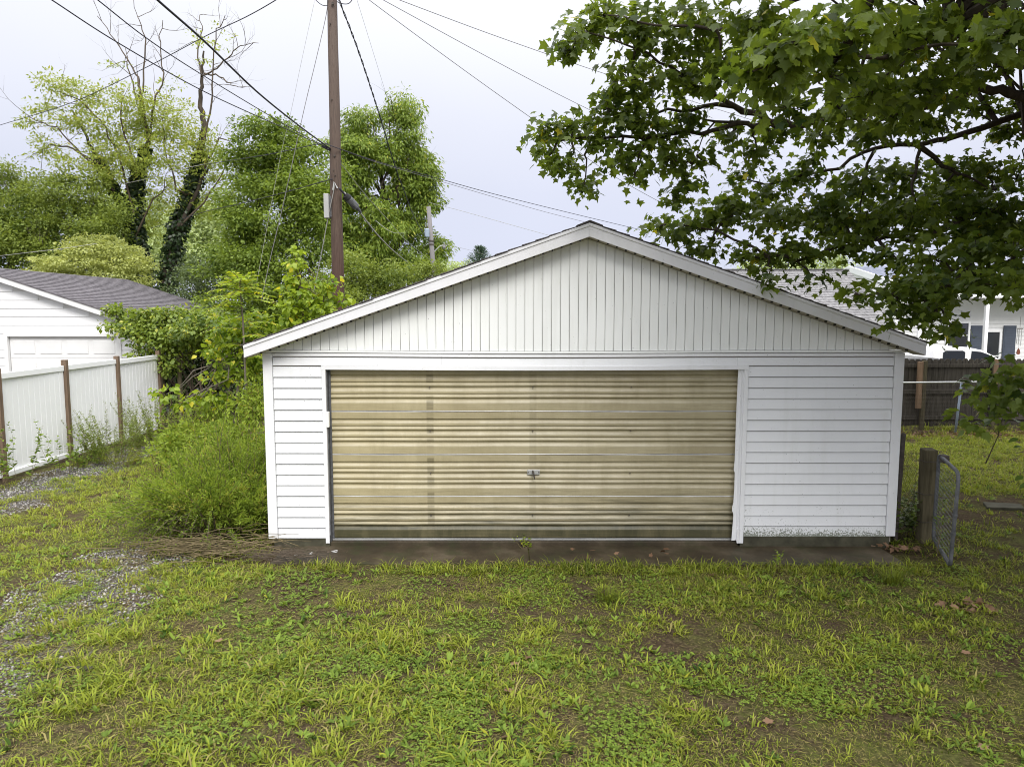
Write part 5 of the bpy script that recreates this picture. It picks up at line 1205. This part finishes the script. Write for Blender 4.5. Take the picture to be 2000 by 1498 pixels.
weed('leafy_weed', 'dense low weeds behind the chain link panel at the garage corner', (5.0, 9.0, 0),   .68, 60, 'vine', 34, .085, .055, .45, None, .35, tmpl=OVAL, origin_r=.32)
weed('leafy_weed', 'small yellow green weed growing from the apron joint under the door', (.17, 8.42, -.04), .16, 7, 'bright', 9, .055, .03, .9, None, .6, origin_r=.05)
weed('leafy_weed', 'small upright weed at the apron edge right of the door', (2.95, 7.66, 0), .26, 3, 'weed', 9, .07, .035, .25, None, .75, tmpl=OVAL, origin_r=.03)

# ================================================================== LAWN
def inside_apron(x, y): return (x > -2.8) & (x < 4.52) & (y > 7.87) & (y < 15.6)
def blades(x, y, z, ln, w_, az, lean, tint):
    n = len(x); c, s = np.cos(az), np.sin(az); B = np.stack([x, y, z], -1)
    side = np.stack([-s, c, 0 * c], -1) * (w_ * .5)[:, None]; out = np.stack([c, s, 0 * c], -1); up = np.array((0, 0, 1.0))
    m = B + out * (ln * lean * .32)[:, None] + up * (ln * .55)[:, None] * (1 - .25 * lean)[:, None]
    t = B + out * (ln * lean)[:, None] + up * (ln * (1.0 - .55 * lean ** 1.6))[:, None]
    V = np.stack([B - side * .7, B + side * .7, m + side, m - side, t], 1).reshape(-1, 3)
    T = np.array([(0, 1, 2), (0, 2, 3), (3, 2, 4)])[None] + (np.arange(n) * 5)[:, None, None]
    return V, T.reshape(-1, 3), np.repeat(tint, 5)
def track_mask(x, y):
    wob = (fbm(x, y, .9) - .5) * 1.6; g = x + wob
    a_ = ((g > -8.1) & (g < -7.2) & (y < 16.5)); b_ = ((g > -4.9) & (g < -3.6) & (y < 8.6) & (vnoise(x, y, 3.1) > .36))
    return a_ | b_
def scatter(x0, x1, y0, y1, dens):
    n = int((x1 - x0) * (y1 - y0) * dens); x = rng.uniform(x0, x1, n); y = rng.uniform(y0, y1, n)
    u, v = proj(np.stack([x, y, 0 * x], -1)); k = (u > -90) & (u < 2090) & (v < 1600) & ~inside_apron(x, y)
    k &= ~((x > fx(y) - .12) & (x < fx(y) + .02))
    return x[k], y[k]
def lawn_part(x0, x1, y0, y1, tufts, nb, lmin, lmax, wmin, wmax, thr, bag, t0=.55, clus=False):
    x, y = scatter(x0, x1, y0, y1, tufts)
    if clus:
        m_ = len(x) // 6; pk_ = rng.integers(0, max(1, m_), len(x)); x = x[pk_] + rng.normal(size=len(x)) * .13; y = y[pk_] + rng.normal(size=len(x)) * .13
    f = fbm(x, y, .95); f2 = vnoise(x, y, 4.2)
    keep = (f * .55 + f2 * .45 + rng.normal(size=len(x)) * .06 > thr); keep &= ~(track_mask(x, y) & (rng.random(len(x)) < np.where(y > 8.6, .96, .84)))
    x, y = x[keep], y[keep]; vig = rng.gamma(2.2, .42, len(x)); k = np.maximum(1, rng.poisson(nb * (.35 + .65 * vig)))
    big = .45 + .62 * np.clip(vig, 0, 1.9)
    idx = np.repeat(np.arange(len(x)), k); n = len(idx); r = .010 + .018 * big[idx]
    bx_ = x[idx] + rng.normal(size=n) * r; by = y[idx] + rng.normal(size=n) * r
    ok = ~inside_apron(bx_, by); idx, bx_, by = idx[ok], bx_[ok], by[ok]; n = len(idx)
    az = np.arctan2(by - y[idx], bx_ - x[idx]) + rng.normal(size=n) * .8
    ln = (lmin + (lmax - lmin) * rng.random(n) ** 1.5) * big[idx]; w_ = rng.uniform(wmin, wmax, n) * (.7 + .45 * big[idx])
    tt = t0 + .22 * (fbm(x, y, .6) - .5)[idx] * 2 + (.13 * rng.normal(size=len(x)))[idx] + .21 * rng.normal(size=n)
    tt = np.where(rng.random(n) < np.where(ln < .04, .30, .09), .985, np.clip(tt, 0, .9))
    bag.add(*blades(bx_, by, ground_z(bx_, by) - .004, ln, w_, az, np.clip(.45 + .85 * rng.random(n), 0, 1.25), tt))
gb = Bag()
lawn_part(-4.5, 5.2, 3.7, 7.7, 125, 7, .035, .10, .006, .011, .54, gb, .60, True)         # scattered coarse tufts
lawn_part(-4.5, 5.2, 3.7, 7.7, 250, 7, .02, .055, .003, .006, .485, gb, .48, True)
lawn_part(-4.5, 0.6, 3.7, 6.2, 110, 8, .04, .12, .006, .0115, .50, gb, .70, True)           # lusher toward the left front
lawn_part(-4.5, 5.2, 3.7, 7.7, 960, 3, .010, .030, .003, .0046, .48, gb, .34)       # short thatch
lawn_part(-8.4, -2.9, 6.0, 16, 260, 8, .025, .075, .004, .008, .38, gb, .66)
lawn_part(-2.9, 4.6, 7.56, 7.90, 380, 8, .04, .12, .004, .008, .36, gb, .5)          # fringe along the apron
tag(gb.build('lawn_grass', 'grass'), 'patchy weedy grass in front of the garage', 'grass', kind='stuff')
gb = Bag()
lawn_part(4.6, 15, 7.2, 11.5, 230, 7, .03, .08, .004, .008, .48, gb, .5)
lawn_part(5.0, 16, 11, 16.3, 260, 7, .035, .09, .006, .012, .26, gb, .66)
lawn_part(5.0, 16, 16.3, 19, 40, 8, .06, .25, .006, .012, .45, gb, .8)
tag(gb.build('lawn_grass', 'grass'), 'brighter mown grass in the back yard right of the garage', 'grass', kind='stuff')
# straw thatch lying flat
x, y = scatter(-4.8, 5.5, 3.8, 7.9, 2800); keep = fbm(x + 20, y, 1.4) + .10 * rng.normal(size=len(x)) > .45; x, y = x[keep], y[keep]; n = len(x); az = rng.random(n) * 6.283
d_ = np.stack([np.cos(az), np.sin(az), .10 * rng.normal(size=n)], -1)
V, T, t_ = leaves(np.stack([x, y, ground_z(x, y) + .004 + .012 * rng.random(n)], -1), d_, np.array((0, 0, 1.)) + rng.normal(size=(n, 3)) * .3, rng.uniform(.018, .07, n), rng.uniform(.0022, .0042, n), DIAMOND, np.where(rng.random(n) < .62, .99, .25 + .3 * rng.random(n)))
tag(fast('dry_thatch', V, T, 'grass', np.clip(t_, 0, 1)), 'dead straw coloured grass lying on the soil', 'dead grass', kind='stuff')
# broad leaved rosettes and clover
wb = Bag()
def rosettes(x0, x1, y0, y1, dens, smin, smax, thr=.5):
    x, y = scatter(x0, x1, y0, y1, dens); keep = vnoise(x + 3, y, 1.3) + rng.normal(size=len(x)) * .13 > thr; keep &= ~(track_mask(x, y) & (rng.random(len(x)) < .8)); x, y = x[keep], y[keep]
    k = rng.integers(4, 9, len(x)); idx = np.repeat(np.arange(len(x)), k); n = len(idx); S_ = rng.uniform(smin, smax, len(x)) ** 1.0
    az = rng.random(n) * 6.283; el = rng.uniform(.15, .95, n); d_ = np.stack([np.cos(az) * np.cos(el), np.sin(az) * np.cos(el), np.sin(el)], -1)
    p = np.stack([x[idx], y[idx], ground_z(x[idx], y[idx]) + .004], -1) + d_ * .008; nn = np.stack([-np.cos(az) * np.sin(el), -np.sin(az) * np.sin(el), np.cos(el)], -1) + rng.normal(size=(n, 3)) * .15
    ln = S_[idx] * rng.uniform(.6, 1.15, n); wd = ln * rng.uniform(.26, .42, n)
    tt = np.clip((.5 + .2 * rng.normal(size=len(x)))[idx] + .12 * rng.normal(size=n), 0, .92); tt = np.where(rng.random(n) < .02, 1.0, tt)
    wb.add(*leaves(p, d_, nn, ln, wd, OVAL, tt))
rosettes(-4.5, 5.2, 3.8, 7.7, 110, .018, .075, .53)
rosettes(-3.2, .8, 3.8, 6.4, 12, .04, .095, .52)
rosettes(-.5, 3.6, 3.8, 5.8, 40, .03, .085, .46)
rosettes(-8, -3, 6, 13, 14, .04, .09, .5)
rosettes(4.6, 9, 6.5, 12, 10, .04, .09, .5)
def clover(x0, x1, y0, y1, dens, thr):
    x, y = scatter(x0, x1, y0, y1, dens); keep = vnoise(x + 31, y - 8, 1.7) + rng.normal(size=len(x)) * .07 > thr; x, y = x[keep], y[keep]; k = 3; idx = np.repeat(np.arange(len(x)), k); n = len(idx)
    az = np.tile(np.arange(3) * 2.094, len(x)) + np.repeat(rng.random(len(x)) * 6.28, 3); z = np.repeat(rng.uniform(.012, .05, len(x)), 3)
    d_ = np.stack([np.cos(az), np.sin(az), .18 * rng.normal(size=n)], -1)
    wb.add(*leaves(np.stack([x[idx], y[idx], ground_z(x[idx], y[idx]) + z], -1), d_, np.array((0, 0, 1.)) + rng.normal(size=(n, 3)) * .3, rng.uniform(.012, .024, n), rng.uniform(.011, .02, n), DIAMOND, np.clip(.55 + .18 * rng.normal(size=n), 0, .92)))
clover(-4.5, 5.2, 3.8, 7.7, 900, .64)
clover(-1.2, 2.4, 3.8, 5.6, 1200, .54)
clover(-8, -3, 6, 13, 260, .5)
tag(wb.build('ground_weeds', 'weed'), 'low clover and broad leaved weeds in the lawn', 'weeds', kind='stuff')
# gravel
x, y = scatter(-9, -2.6, 4.2, 17, 900); keep = track_mask(x, y) & (rng.random(len(x)) < np.where(y < 9.5, 1.0, .95)); x, y = x[keep], y[keep]
n = len(x); oct_ = np.array([(1, 0, 0), (-1, 0, 0), (0, 1, 0), (0, -1, 0), (0, 0, .7), (0, 0, -.7)]); of = np.array([(0, 2, 4), (2, 1, 4), (1, 3, 4), (3, 0, 4), (2, 0, 5), (1, 2, 5), (3, 1, 5), (0, 3, 5)])
s_ = (.006 + .016 * rng.random(n) ** 2.2); V = oct_[None] * s_[:, None, None] * rng.uniform(.55, 1.3, (n, 6, 1)); a_ = rng.random(n) * 6.28
V = np.stack([V[..., 0] * np.cos(a_)[:, None] - V[..., 1] * np.sin(a_)[:, None], V[..., 0] * np.sin(a_)[:, None] + V[..., 1] * np.cos(a_)[:, None], V[..., 2]], -1) + np.stack([x, y, ground_z(x, y) + s_ * .3], -1)[:, None]
T = (of[None] + (np.arange(n) * 6)[:, None, None]).reshape(-1, 3)
tag(fast('gravel', V.reshape(-1, 3), T, 'stone', np.repeat(rng.random(n), 6)), 'loose grey gravel in the wheel tracks', 'gravel', kind='stuff')
# two distinct long grass clumps
def clump(label, gx_, gy_, n, ln):
    t = thing('grass_clump', label, 'grass clump', (gx_, gy_, 0), 'long grass clumps near the apron'); x = gx_ + rng.normal(size=n) * .045; y = gy_ + rng.normal(size=n) * .045; az = np.arctan2(y - gy_, x - gx_) + rng.normal(size=n) * .4
    V, T, tt = blades(x, y, ground_z(x, y) - .004, ln * rng.uniform(.55, 1.1, n), rng.uniform(.004, .007, n), az, rng.uniform(.35, 1.0, n), np.clip(.32 + .12 * rng.normal(size=n), 0, .9))
    fast('blades', V, T, 'grass', tt, t)
g_ = G(1187, 1168); clump('dark green long grass clump in the middle of the lawn near the apron', g_[0], g_[1], 130, .24)
g_ = G(1742, 1132); clump('long grass clump at the right end of the apron beside the gate', g_[0], g_[1], 150, .30)
# fallen leaves, scraps, slab
def dead_leaf_pile(label, c, n, rx, ry):
    t = thing('dead_leaf_pile', label, 'dead leaves', (c[0], c[1], 0), 'small heaps of dead leaves'); x = c[0] + rng.normal(size=n) * rx; y = c[1] + rng.normal(size=n) * ry; az = rng.random(n) * 6.28
    d_ = np.stack([np.cos(az), np.sin(az), .35 * rng.normal(size=n)], -1)
    V, T, tt = leaves(np.stack([x, y, np.maximum(ground_z(x, y), -.02) + .012 + .03 * rng.random(n)], -1), d_, np.array((0, 0, 1.)) + rng.normal(size=(n, 3)) * .4, rng.uniform(.05, .10, n), rng.uniform(.04, .09, n), MAPLE, rng.random(n))
    tag(fast('leaf_litter', V, T, 'deadleaf', tt, t), kind='stuff')
dead_leaf_pile('brown dead leaves heaped at the right end of the apron', G(1758, 1070), 26, .11, .05)
dead_leaf_pile('brown dead leaves on the dark lawn below the gate', G(1878, 1186), 34, .13, .07)
for i, (px, py) in enumerate(((1035, 1279), (1008, 1292), (1890, 1281), (1355, 1390), (1503, 1413), (425, 1258), (905, 1192), (1390, 1115), (1925, 1460), (980, 1440), (800, 1240), (990, 1345))):
    c = G(px, py); c[2] = ground_z(c[0], c[1]) + .03; a_ = rnd.random() * 6.28
    V, T, tt = leaves(c[None], np.array([(math.cos(a_), math.sin(a_), .1)]), np.array([(rnd.gauss(0, .3), rnd.gauss(0, .3), 1.)]), .075, .07, MAPLE, rnd.random())
    lab = ['reddish fallen leaf at lawn centre', 'brown fallen leaf just left of the reddish one', 'pinkish fallen leaf on the right lawn', 'pale fallen leaf in the lower right clover', 'pale brown leaf right of the clover rosettes', 'brown leaf on the left lawn', 'small brown leaf below the apron middle', 'small leaf at the apron edge right', 'pale dead leaf in the lower right corner', 'dead leaf at the bottom middle', 'brown leaf left of lawn centre', 'tan leaf low in the lawn centre'][i]
    tag(fast('fallen_leaf', V, T, 'deadleaf', tt, None, origin=c), lab, 'leaf', 'fallen leaves on the lawn')
dead_leaf_pile('scattered brown leaves on the middle of the apron', np.array((1.35, 8.15, -.04)), 9, .9, .16)
for lab, px, py, l, w_, a_ in (('white paint scrap lying on the apron left of the door track', 577, 1079, .075, .016, -.7), ('white vinyl scrap curled at the foot of the left door track', 653, 1071, .07, .03, -.4), ('thin white scrap between the two other scraps on the apron', 606, 1076, .045, .012, .6)):
    c = G(px, py); c[2] = -.04; u_ = np.array((math.cos(a_), math.sin(a_), 0)); v_ = np.array((-u_[1], u_[0], 0)); m = MB()
    pts = [c - u_ * l / 2 - v_ * w_ / 2, c + u_ * l / 2 - v_ * w_ / 3, c + u_ * l / 2 + v_ * w_ / 2, c - u_ * l / 2.4 + v_ * w_ / 2]
    m.hexa([tuple(p) for p in pts] + [tuple(p + np.array((0, 0, .006 + .018 * (i in (1, 2))))) for i, p in enumerate(pts)]); tag(m.build('vinyl_scrap', 'white', None, origin=c), lab, 'scrap', 'white scraps on the apron')
c = G(152, 1302); a_ = -.25; m = MB().box((c[0] - .12, c[1] - .03, ground_z(c[0], c[1])), (c[0] + .12, c[1] + .02, ground_z(c[0], c[1]) + .03)); tag(m.build('stone_shard', 'block', None, origin=c, bevel=.01), 'flat pale stone shard in the grass left of the lawn', 'stone')
c = G(1957, 988); m = MB().prism([(c[0] - .28, c[1] - .10), (c[0] + .22, c[1] - .16), (c[0] + .34, c[1] + .10), (c[0] - .15, c[1] + .20)], 'z', -.08, .012); tag(m.build('paving_stone', 'block', None, origin=(c[0], c[1], 0), bevel=.012), 'flat grey paving stone lying in the right yard', 'paving stone')
# bare mulch strip at the back fence
n = 2600; x = rng.uniform(6.5, 15, n); y = rng.normal(16.35, .28, n); az = rng.random(n) * 6.28; d_ = np.stack([np.cos(az), np.sin(az), .25 * rng.normal(size=n)], -1)
V, T, tt = leaves(np.stack([x, y, ground_z(x, y) + .02 * rng.random(n) + .01], -1), d_, np.array((0, 0, 1.)) + rng.normal(size=(n, 3)) * .4, rng.uniform(.04, .14, n), rng.uniform(.02, .06, n), DIAMOND, rng.random(n))
tag(fast('leaf_litter', V, T, 'deadleaf', tt), 'brown litter along the foot of the back fence', 'leaf litter', kind='stuff')

# ================================================================== THE MAPLE
mp = thing('maple_tree', 'large dark green maple spreading over the garage from the right', 'tree', (8.9, 8.4, 0))
tb = np.array((8.9, 8.4, -.3)); crotch = np.array((8.7, 8.4, 3.0))
MB().tube([tb, (8.88, 8.4, .3), (8.8, 8.4, 1.5), crotch, (8.6, 8.5, 5.0), (8.3, 8.4, 7.5), (8.1, 8.3, 10)], [.52, .42, .38, .36, .28, .18, .07], 16).build('trunk', 'bark', mp, smooth=True)
def Q(px, py, Y): return P(px, py, Y)
limbs = [  # main limbs, from the trunk side to the tips
    ([crotch + np.array((-.1, 0, 1.5)), Q(2080, 205, 8.2), Q(2000, 190, 8.2), Q(1955, 174, 8.2), Q(1900, 178, 8.1), Q(1800, 210, 8.0), Q(1690, 215, 7.9), Q(1620, 232, 7.9), Q(1555, 250, 7.8), Q(1500, 240, 7.8), Q(1440, 240, 7.8), Q(1370, 262, 7.8), Q(1290, 265, 7.8), Q(1180, 270, 7.9), Q(1090, 275, 8.0)], .085),
    ([Q(1555, 250, 7.8), Q(1480, 222, 7.7), Q(1410, 195, 7.7), Q(1355, 165, 7.6), Q(1310, 130, 7.5), Q(1240, 95, 7.4), Q(1130, 60, 7.4)], .045),
    ([Q(1480, 222, 7.7), Q(1400, 204, 7.8), Q(1330, 218, 7.9), Q(1250, 225, 8.0), Q(1180, 215, 8.0)], .04),
    ([crotch + np.array((-.1, .2, .8)), Q(2080, 205, 9.6), Q(2000, 222, 9.4), Q(1920, 250, 9.2), Q(1850, 272, 9.1), Q(1790, 283, 9.0), Q(1710, 290, 9.0), Q(1640, 330, 9.0), Q(1560, 345, 9.0), Q(1500, 360, 9.0)], .075),
    ([Q(1790, 283, 9.0), Q(1840, 325, 9.0), Q(1890, 345, 9.1), Q(1945, 370, 9.2)], .05),
    ([crotch + np.array((-.1, .0, .2)), Q(2040, 400, 8.6), Q(1900, 420, 8.5), Q(1800, 465, 8.5), Q(1730, 462, 8.5), Q(1670, 465, 8.5), Q(1590, 500, 8.5), Q(1500, 500, 8.4), Q(1400, 450, 8.6), Q(1300, 440, 8.8)], .065),
    ([crotch + np.array((-.2, -.2, .1)), Q(2040, 470, 7.4), Q(1920, 530, 7.2), Q(1820, 560, 7.1), Q(1740, 575, 7.1), Q(1670, 575, 7.2)], .04),
    ([crotch + np.array((-.3, -.4, 2.0)), Q(2060, -40, 6.2), Q(1900, 40, 5.6), Q(1760, 100, 5.2), Q(1640, 110, 4.9), Q(1540, 120, 4.7), Q(1470, 140, 4.6)], .045),
    ([crotch + np.array((-.2, -.2, 2.6)), Q(1900, -120, 7.0), Q(1650, -40, 7.0), Q(1500, 30, 6.8), Q(1400, 60, 6.9), Q(1280, 50, 7.2), Q(1180, 30, 7.4)], .05),
    ([Q(1710, 290, 9.0), Q(1690, 340, 9.0), Q(1680, 400, 9.0), Q(1690, 440, 9.0)], .03),
    ([Q(1440, 240, 7.8), Q(1380, 235, 7.8), Q(1350, 225, 7.8)], .025), ([Q(1395, 240, 7.8), Q(1370, 275, 7.8), Q(1345, 340, 7.8)], .014),
    ([Q(1800, 283, 9.0), Q(1780, 360, 8.8), Q(1790, 420, 8.7), Q(1800, 455, 8.6)], .03)]
lm = MB(); joints = []
for pts, r0 in limbs:
    pts = [np.array(p, float) for p in pts]; out = [pts[0]]
    for a_, b_ in zip(pts[:-1], pts[1:]):
        for s in (.33, .66, 1.0): out.append(a_ + (b_ - a_) * s + (np.array([rnd.gauss(0, .018) for _ in range(3)]) if s < 1 else 0))
    n = len(out); lm.tube(out, [.75 * r0 * (1 - .82 * (i / (n - 1)) ** .9) for i in range(n)], 9, cap=False); joints += out[2:]
lm.build('limb', 'bark', mp, smooth=True)
J = np.array(joints)
SPR = [(1128, 62, 48, 44, 7.5), (1190, 28, 60, 40, 7.5), (1118, 95, 40, 22, 7.4), (1262, 60, 72, 62, 7.5), (1228, 150, 62, 52, 7.6), (1370, 55, 85, 65, 7.2), (1330, 145, 80, 50, 7.5), (1195, 208, 52, 42, 7.8), (1255, 238, 66, 36, 7.8),
       (1066, 262, 33, 40, 8.0), (1118, 245, 40, 34, 8.0), (1112, 318, 30, 40, 8.0), (1142, 355, 20, 24, 8.0), (1068, 310, 18, 14, 8.0), (1172, 280, 38, 28, 7.9), (1202, 318, 30, 20, 7.8), (1240, 296, 42, 32, 7.8), (1240, 348, 13, 24, 7.8), (1290, 268, 50, 32, 7.8), (1312, 308, 40, 28, 7.7), (1335, 352, 26, 36, 7.8), (1322, 385, 18, 16, 7.8), (1345, 225, 45, 28, 7.8), (1370, 310, 14, 34, 7.8),
       (1460, 55, 100, 65, 6.5), (1420, 130, 70, 50, 7.0), (1500, 120, 80, 45, 4.7), (1560, 75, 90, 55, 4.5), (1480, 165, 50, 35, 4.8), (1655, 62, 100, 70, 4.7), (1610, 145, 90, 50, 5.0), (1750, 80, 100, 80, 5.2), (1850, 62, 110, 75, 5.4), (1955, 60, 80, 75, 4.6), (1700, 170, 95, 52, 5.6), (1800, 165, 95, 62, 6.0), (1900, 130, 80, 40, 7.0), (1540, 205, 55, 35, 6.6), (1640, 210, 70, 38, 6.5), (1740, 225, 80, 40, 7.0),
       (1425, 272, 34, 32, 8.0), (1478, 290, 36, 24, 8.0), (1510, 255, 50, 24, 8.2), (1600, 262, 55, 22, 8.2), (1700, 255, 70, 30, 8.2), (1800, 245, 80, 30, 8.4), (1960, 250, 50, 26, 9.8), (1900, 215, 60, 22, 9.5), (1990, 200, 30, 30, 10), (1590, 305, 22, 20, 8.6),
       (1285, 440, 32, 18, 9.0), (1330, 445, 42, 34, 8.8), (1395, 425, 58, 40, 8.8), (1440, 400, 56, 42, 8.7), (1385, 480, 50, 22, 8.8), (1500, 375, 48, 34, 9.0), (1450, 345, 30, 20, 9.1), (1555, 345, 52, 30, 9.0), (1525, 425, 76, 50, 8.6), (1480, 500, 58, 30, 8.5), (1560, 495, 62, 32, 8.4), (1505, 540, 26, 16, 8.2), (1615, 410, 70, 55, 8.7), (1680, 350, 62, 48, 9.0), (1690, 430, 66, 48, 8.6), (1650, 480, 62, 30, 8.4), (1760, 345, 62, 40, 9.2), (1850, 330, 70, 36, 9.5), (1930, 340, 60, 36, 9.6), (1985, 345, 30, 40, 9.8),
       (1780, 430, 72, 52, 8.3), (1870, 405, 72, 50, 8.5), (1960, 420, 56, 55, 8.3), (1820, 500, 72, 42, 7.4), (1910, 490, 72, 46, 7.0), (1980, 500, 40, 60, 6.8), (1740, 500, 50, 26, 8.0), (1675, 572, 22, 15, 7.2), (1720, 575, 42, 24, 7.1), (1765, 595, 36, 26, 7.1), (1790, 555, 50, 24, 7.1), (1850, 555, 60, 36, 6.8), (1920, 552, 60, 26, 6.6), (1985, 560, 28, 30, 6.4), (1830, 605, 28, 30, 6.9), (1835, 645, 14, 22, 6.9), (1860, 640, 12, 18, 6.9), (1755, 622, 16, 10, 7.1), (1880, 450, 80, 60, 9.0), (1960, 470, 60, 70, 8.8), (1800, 400, 80, 50, 9.4), (1720, 420, 70, 45, 9.6), (1900, 540, 70, 40, 7.8), (1840, 575, 50, 26, 7.6), (1975, 545, 40, 45, 7.4), (1780, 540, 50, 26, 8.0), (1890, 380, 80, 40, 9.8), (1640, 445, 60, 36, 9.4), (1600, 545, 20, 10, 8.2)]
bag = Bag(); tw = MB(); big = []
def spray(c, r, n, L, tint0, near=None):
    q = unit(rng.normal(size=(n, 3))) * (rng.random(n) ** .42)[:, None]; p = c + q * r
    sub = max(3, n // 9); cc = c + unit(rng.normal(size=(sub, 3))) * (rng.random(sub) ** .5)[:, None] * r * .92
    p = cc[rng.integers(0, sub, n)] + rng.normal(size=(n, 3)) * np.array((.11, .11, .085)) * (L / .11)
    out = unit(np.stack([p[:, 0] - c[0], p[:, 1] - c[1], .15 * (p[:, 2] - c[2])], -1) + rng.normal(size=(n, 3)) * .5 * np.mean(r))
    d = unit(out * .75 + np.array((0, 0, -.75)) + rng.normal(size=(n, 3)) * .35); nn = unit(np.array((0, 0, .9)) + out * .75 + rng.normal(size=(n, 3)) * .5)
    sz = L * (.65 + .6 * rng.random(n)); t_ = np.clip(tint0 + .18 * rng.normal(size=n), 0, .92); t_ = np.where(rng.random(n) < .004, 1.0, t_)
    return p, d, nn, sz, t_, cc
for (px, py, rx, ry, Y) in SPR:
    c, r = lobe(px, py, rx * .88, ry * .86, Y); r = np.array(r); area = math.pi * r[0] * r[2]; n = int(area * 740 + 26)
    p, d, nn, sz, t_, cc = spray(np.array(c), r, n, .088, .36 + .28 * rnd.random())
    u_, v_ = proj(p); dist = np.linalg.norm(p - np.array((0, 0, CAM_H)), axis=1); vis = (u_ > 0) & (u_ < 2000) & (v_ > 0) & (v_ < 1498)
    for k in range(n): 
        if vis[k] and Y < 6.6: big.append((dist[k] / sz[k], p[k], d[k], nn[k], sz[k], t_[k]))
    keepm = np.ones(n, bool) if Y >= 6.6 else ~vis
    if keepm.any(): bag.add(*leaves(p[keepm], d[keepm], nn[keepm], sz[keepm], sz[keepm] * 1.05, MAPLE_MID if Y > 5.8 else MAPLE, t_[keepm]))
    j = J[np.argmin(np.linalg.norm(J - c, axis=1) + .25 * np.maximum(0, c[2] - J[:, 2]))]
    hub = np.array(c) + np.array((0, 0, -.1 * r[2])); tw.tube(wander(j, hub, 5, .10), [.016, .014, .012, .009, .008, .006], 5, cap=False)
    for q in cc[:12]: tw.tube(wander(hub, q, 3, .12), [.006, .0045, .0035, .002], 4, cap=False)
# the nearest leaves are parts of their own, the rest one mass
big.sort(key=lambda q: q[0])
var = []
for i in range(10):
    V0, T0 = MAPLE; Vv = V0.copy(); Vv[:, 2] += .05 * np.sin(Vv[:, 0] * 5 + i) * Vv[:, 1] + rng.normal(size=len(Vv)) * .012; Vv[1:, :2] *= 1 + .05 * rng.normal(size=(len(Vv) - 1, 1))
    me = bpy.data.meshes.new('leaf'); me.from_pydata([tuple(q) for q in Vv], [], [tuple(map(int, f)) for f in T0]); a_ = me.attributes.new('tint', 'FLOAT', 'POINT')
    a_.data.foreach_set('value', np.full(len(Vv), (.28 + .07 * i) if i < 9 else .97, np.float32)); me.materials.append(M['maple']); var.append(me)
for k, (_, p, d, nn, sz, t_) in enumerate(big[:300]):
    s_ = unit(np.cross(d, nn)); u_ = np.cross(s_, d); o = bpy.data.objects.new('leaf', var[min(8, max(0, int((t_ - .28) / .07)))] if k % 60 else var[9]); COL.objects.link(o); o.parent = mp
    Mx = Matrix.Identity(4)
    for r_ in range(3): Mx[r_][0] = s_[r_] * sz * 1.05; Mx[r_][1] = d[r_] * sz; Mx[r_][2] = u_[r_] * sz * 1.05; Mx[r_][3] = p[r_] - ORG[mp][r_]
    o.matrix_local = Mx
if len(big) > 300:
    b_ = big[300:]; bag.add(*leaves(np.array([q[1] for q in b_]), np.array([q[2] for q in b_]), np.array([q[3] for q in b_]), np.array([q[4] for q in b_]), np.array([q[4] for q in b_]) * 1.05, MAPLE, np.array([q[5] for q in b_])))
# unseen crown above and right of the view, added to shade the right lawn
nC = 0
for i in range(1300):
    a_ = rnd.random() * 6.283; q = rnd.random() ** .55; c = np.array((8.2 + 6.6 * q * math.cos(a_), 7.0 + 7.2 * q * math.sin(a_), rnd.uniform(6.2, 7.6) + 4.2 * (1 - q * q) * rnd.random()))
    if c[0] < 2.4: continue
    u_, v_ = proj(c); rr = .85 * F / max(1.0, c[1])
    if c[1] > -.5 and -rr < u_ < 2000 + rr and -rr < v_ < 1500 + rr: continue
    p, d, nn, sz, t_, cc = spray(c, np.array((.75, .75, .45)), 95, .155, .45)
    bag.add(*leaves(p, d, nn, sz, sz * 1.1, MAPLE_FAR, t_)); nC += 1
    j = J[np.argmin(np.linalg.norm(J - c, axis=1))] if rnd.random() < .3 else np.array((8.5, 8.4, rnd.uniform(3.5, 8)))
    tw.tube(wander(j, c, 5, .1), [.035, .03, .022, .016, .012, .008], 5, cap=False)
o = bag.build('foliage', 'maple', mp); o['kind'] = 'stuff'
tw.build('twig', 'bark', mp)
# low leafy shoots at the right edge
ym = sapling('maple_sapling', 'leaning leafy shoot with large leaves at the right edge before the back fence', [P(1925, 905, 8.6), P(1950, 850, 8.5), P(1965, 790, 8.4), P(1990, 720, 8.2)], .007,
    [lobe(*q) for q in ((1905, 760, 22, 28, 8.3, .2), (1900, 815, 16, 22, 8.4, .16), (1950, 745, 30, 30, 8.1, .25), (1990, 770, 28, 50, 7.9, .25), (1940, 800, 22, 22, 8.3, .2), (1985, 830, 20, 20, 7.9, .2), (1960, 715, 34, 14, 8.0, .2))], 'vine', 26, 4, .12, .115, .11, tmpl=MAPLE, base_t=.5, alt=.03, nb=14)
ts = thing('leafy_twig', 'dark leafy twig poking in from the right edge over the lawn', 'twig', tuple(P(2030, 880, 5.6)))
mb = MB().tube([P(2060, 860, 5.6), P(2010, 880, 5.6), P(1985, 885, 5.6)], [.008, .006, .003], 5); mb.tube([P(2010, 880, 5.6), P(2005, 920, 5.6), P(1990, 925, 5.6)], [.004, .003, .002], 4); mb.build('stem', 'twig', ts)
pp = np.array([P(1990, 856, 5.6), P(1997, 872, 5.6), P(2004, 898, 5.6), P(1998, 930, 5.6), P(2015, 860, 5.6), P(2020, 910, 5.6), P(2010, 945, 5.55)])
for q in pp:
    V, T, tt = leaves(q[None], unit(np.array([(-.9, -.2, -.45)]) + rng.normal(size=(1, 3)) * .35), np.array([(0, -.4, 1.)]) + rng.normal(size=(1, 3)) * .3, .085, .05, OVAL, .15)
    fast('leaf', V, T, 'maple', tt, ts)
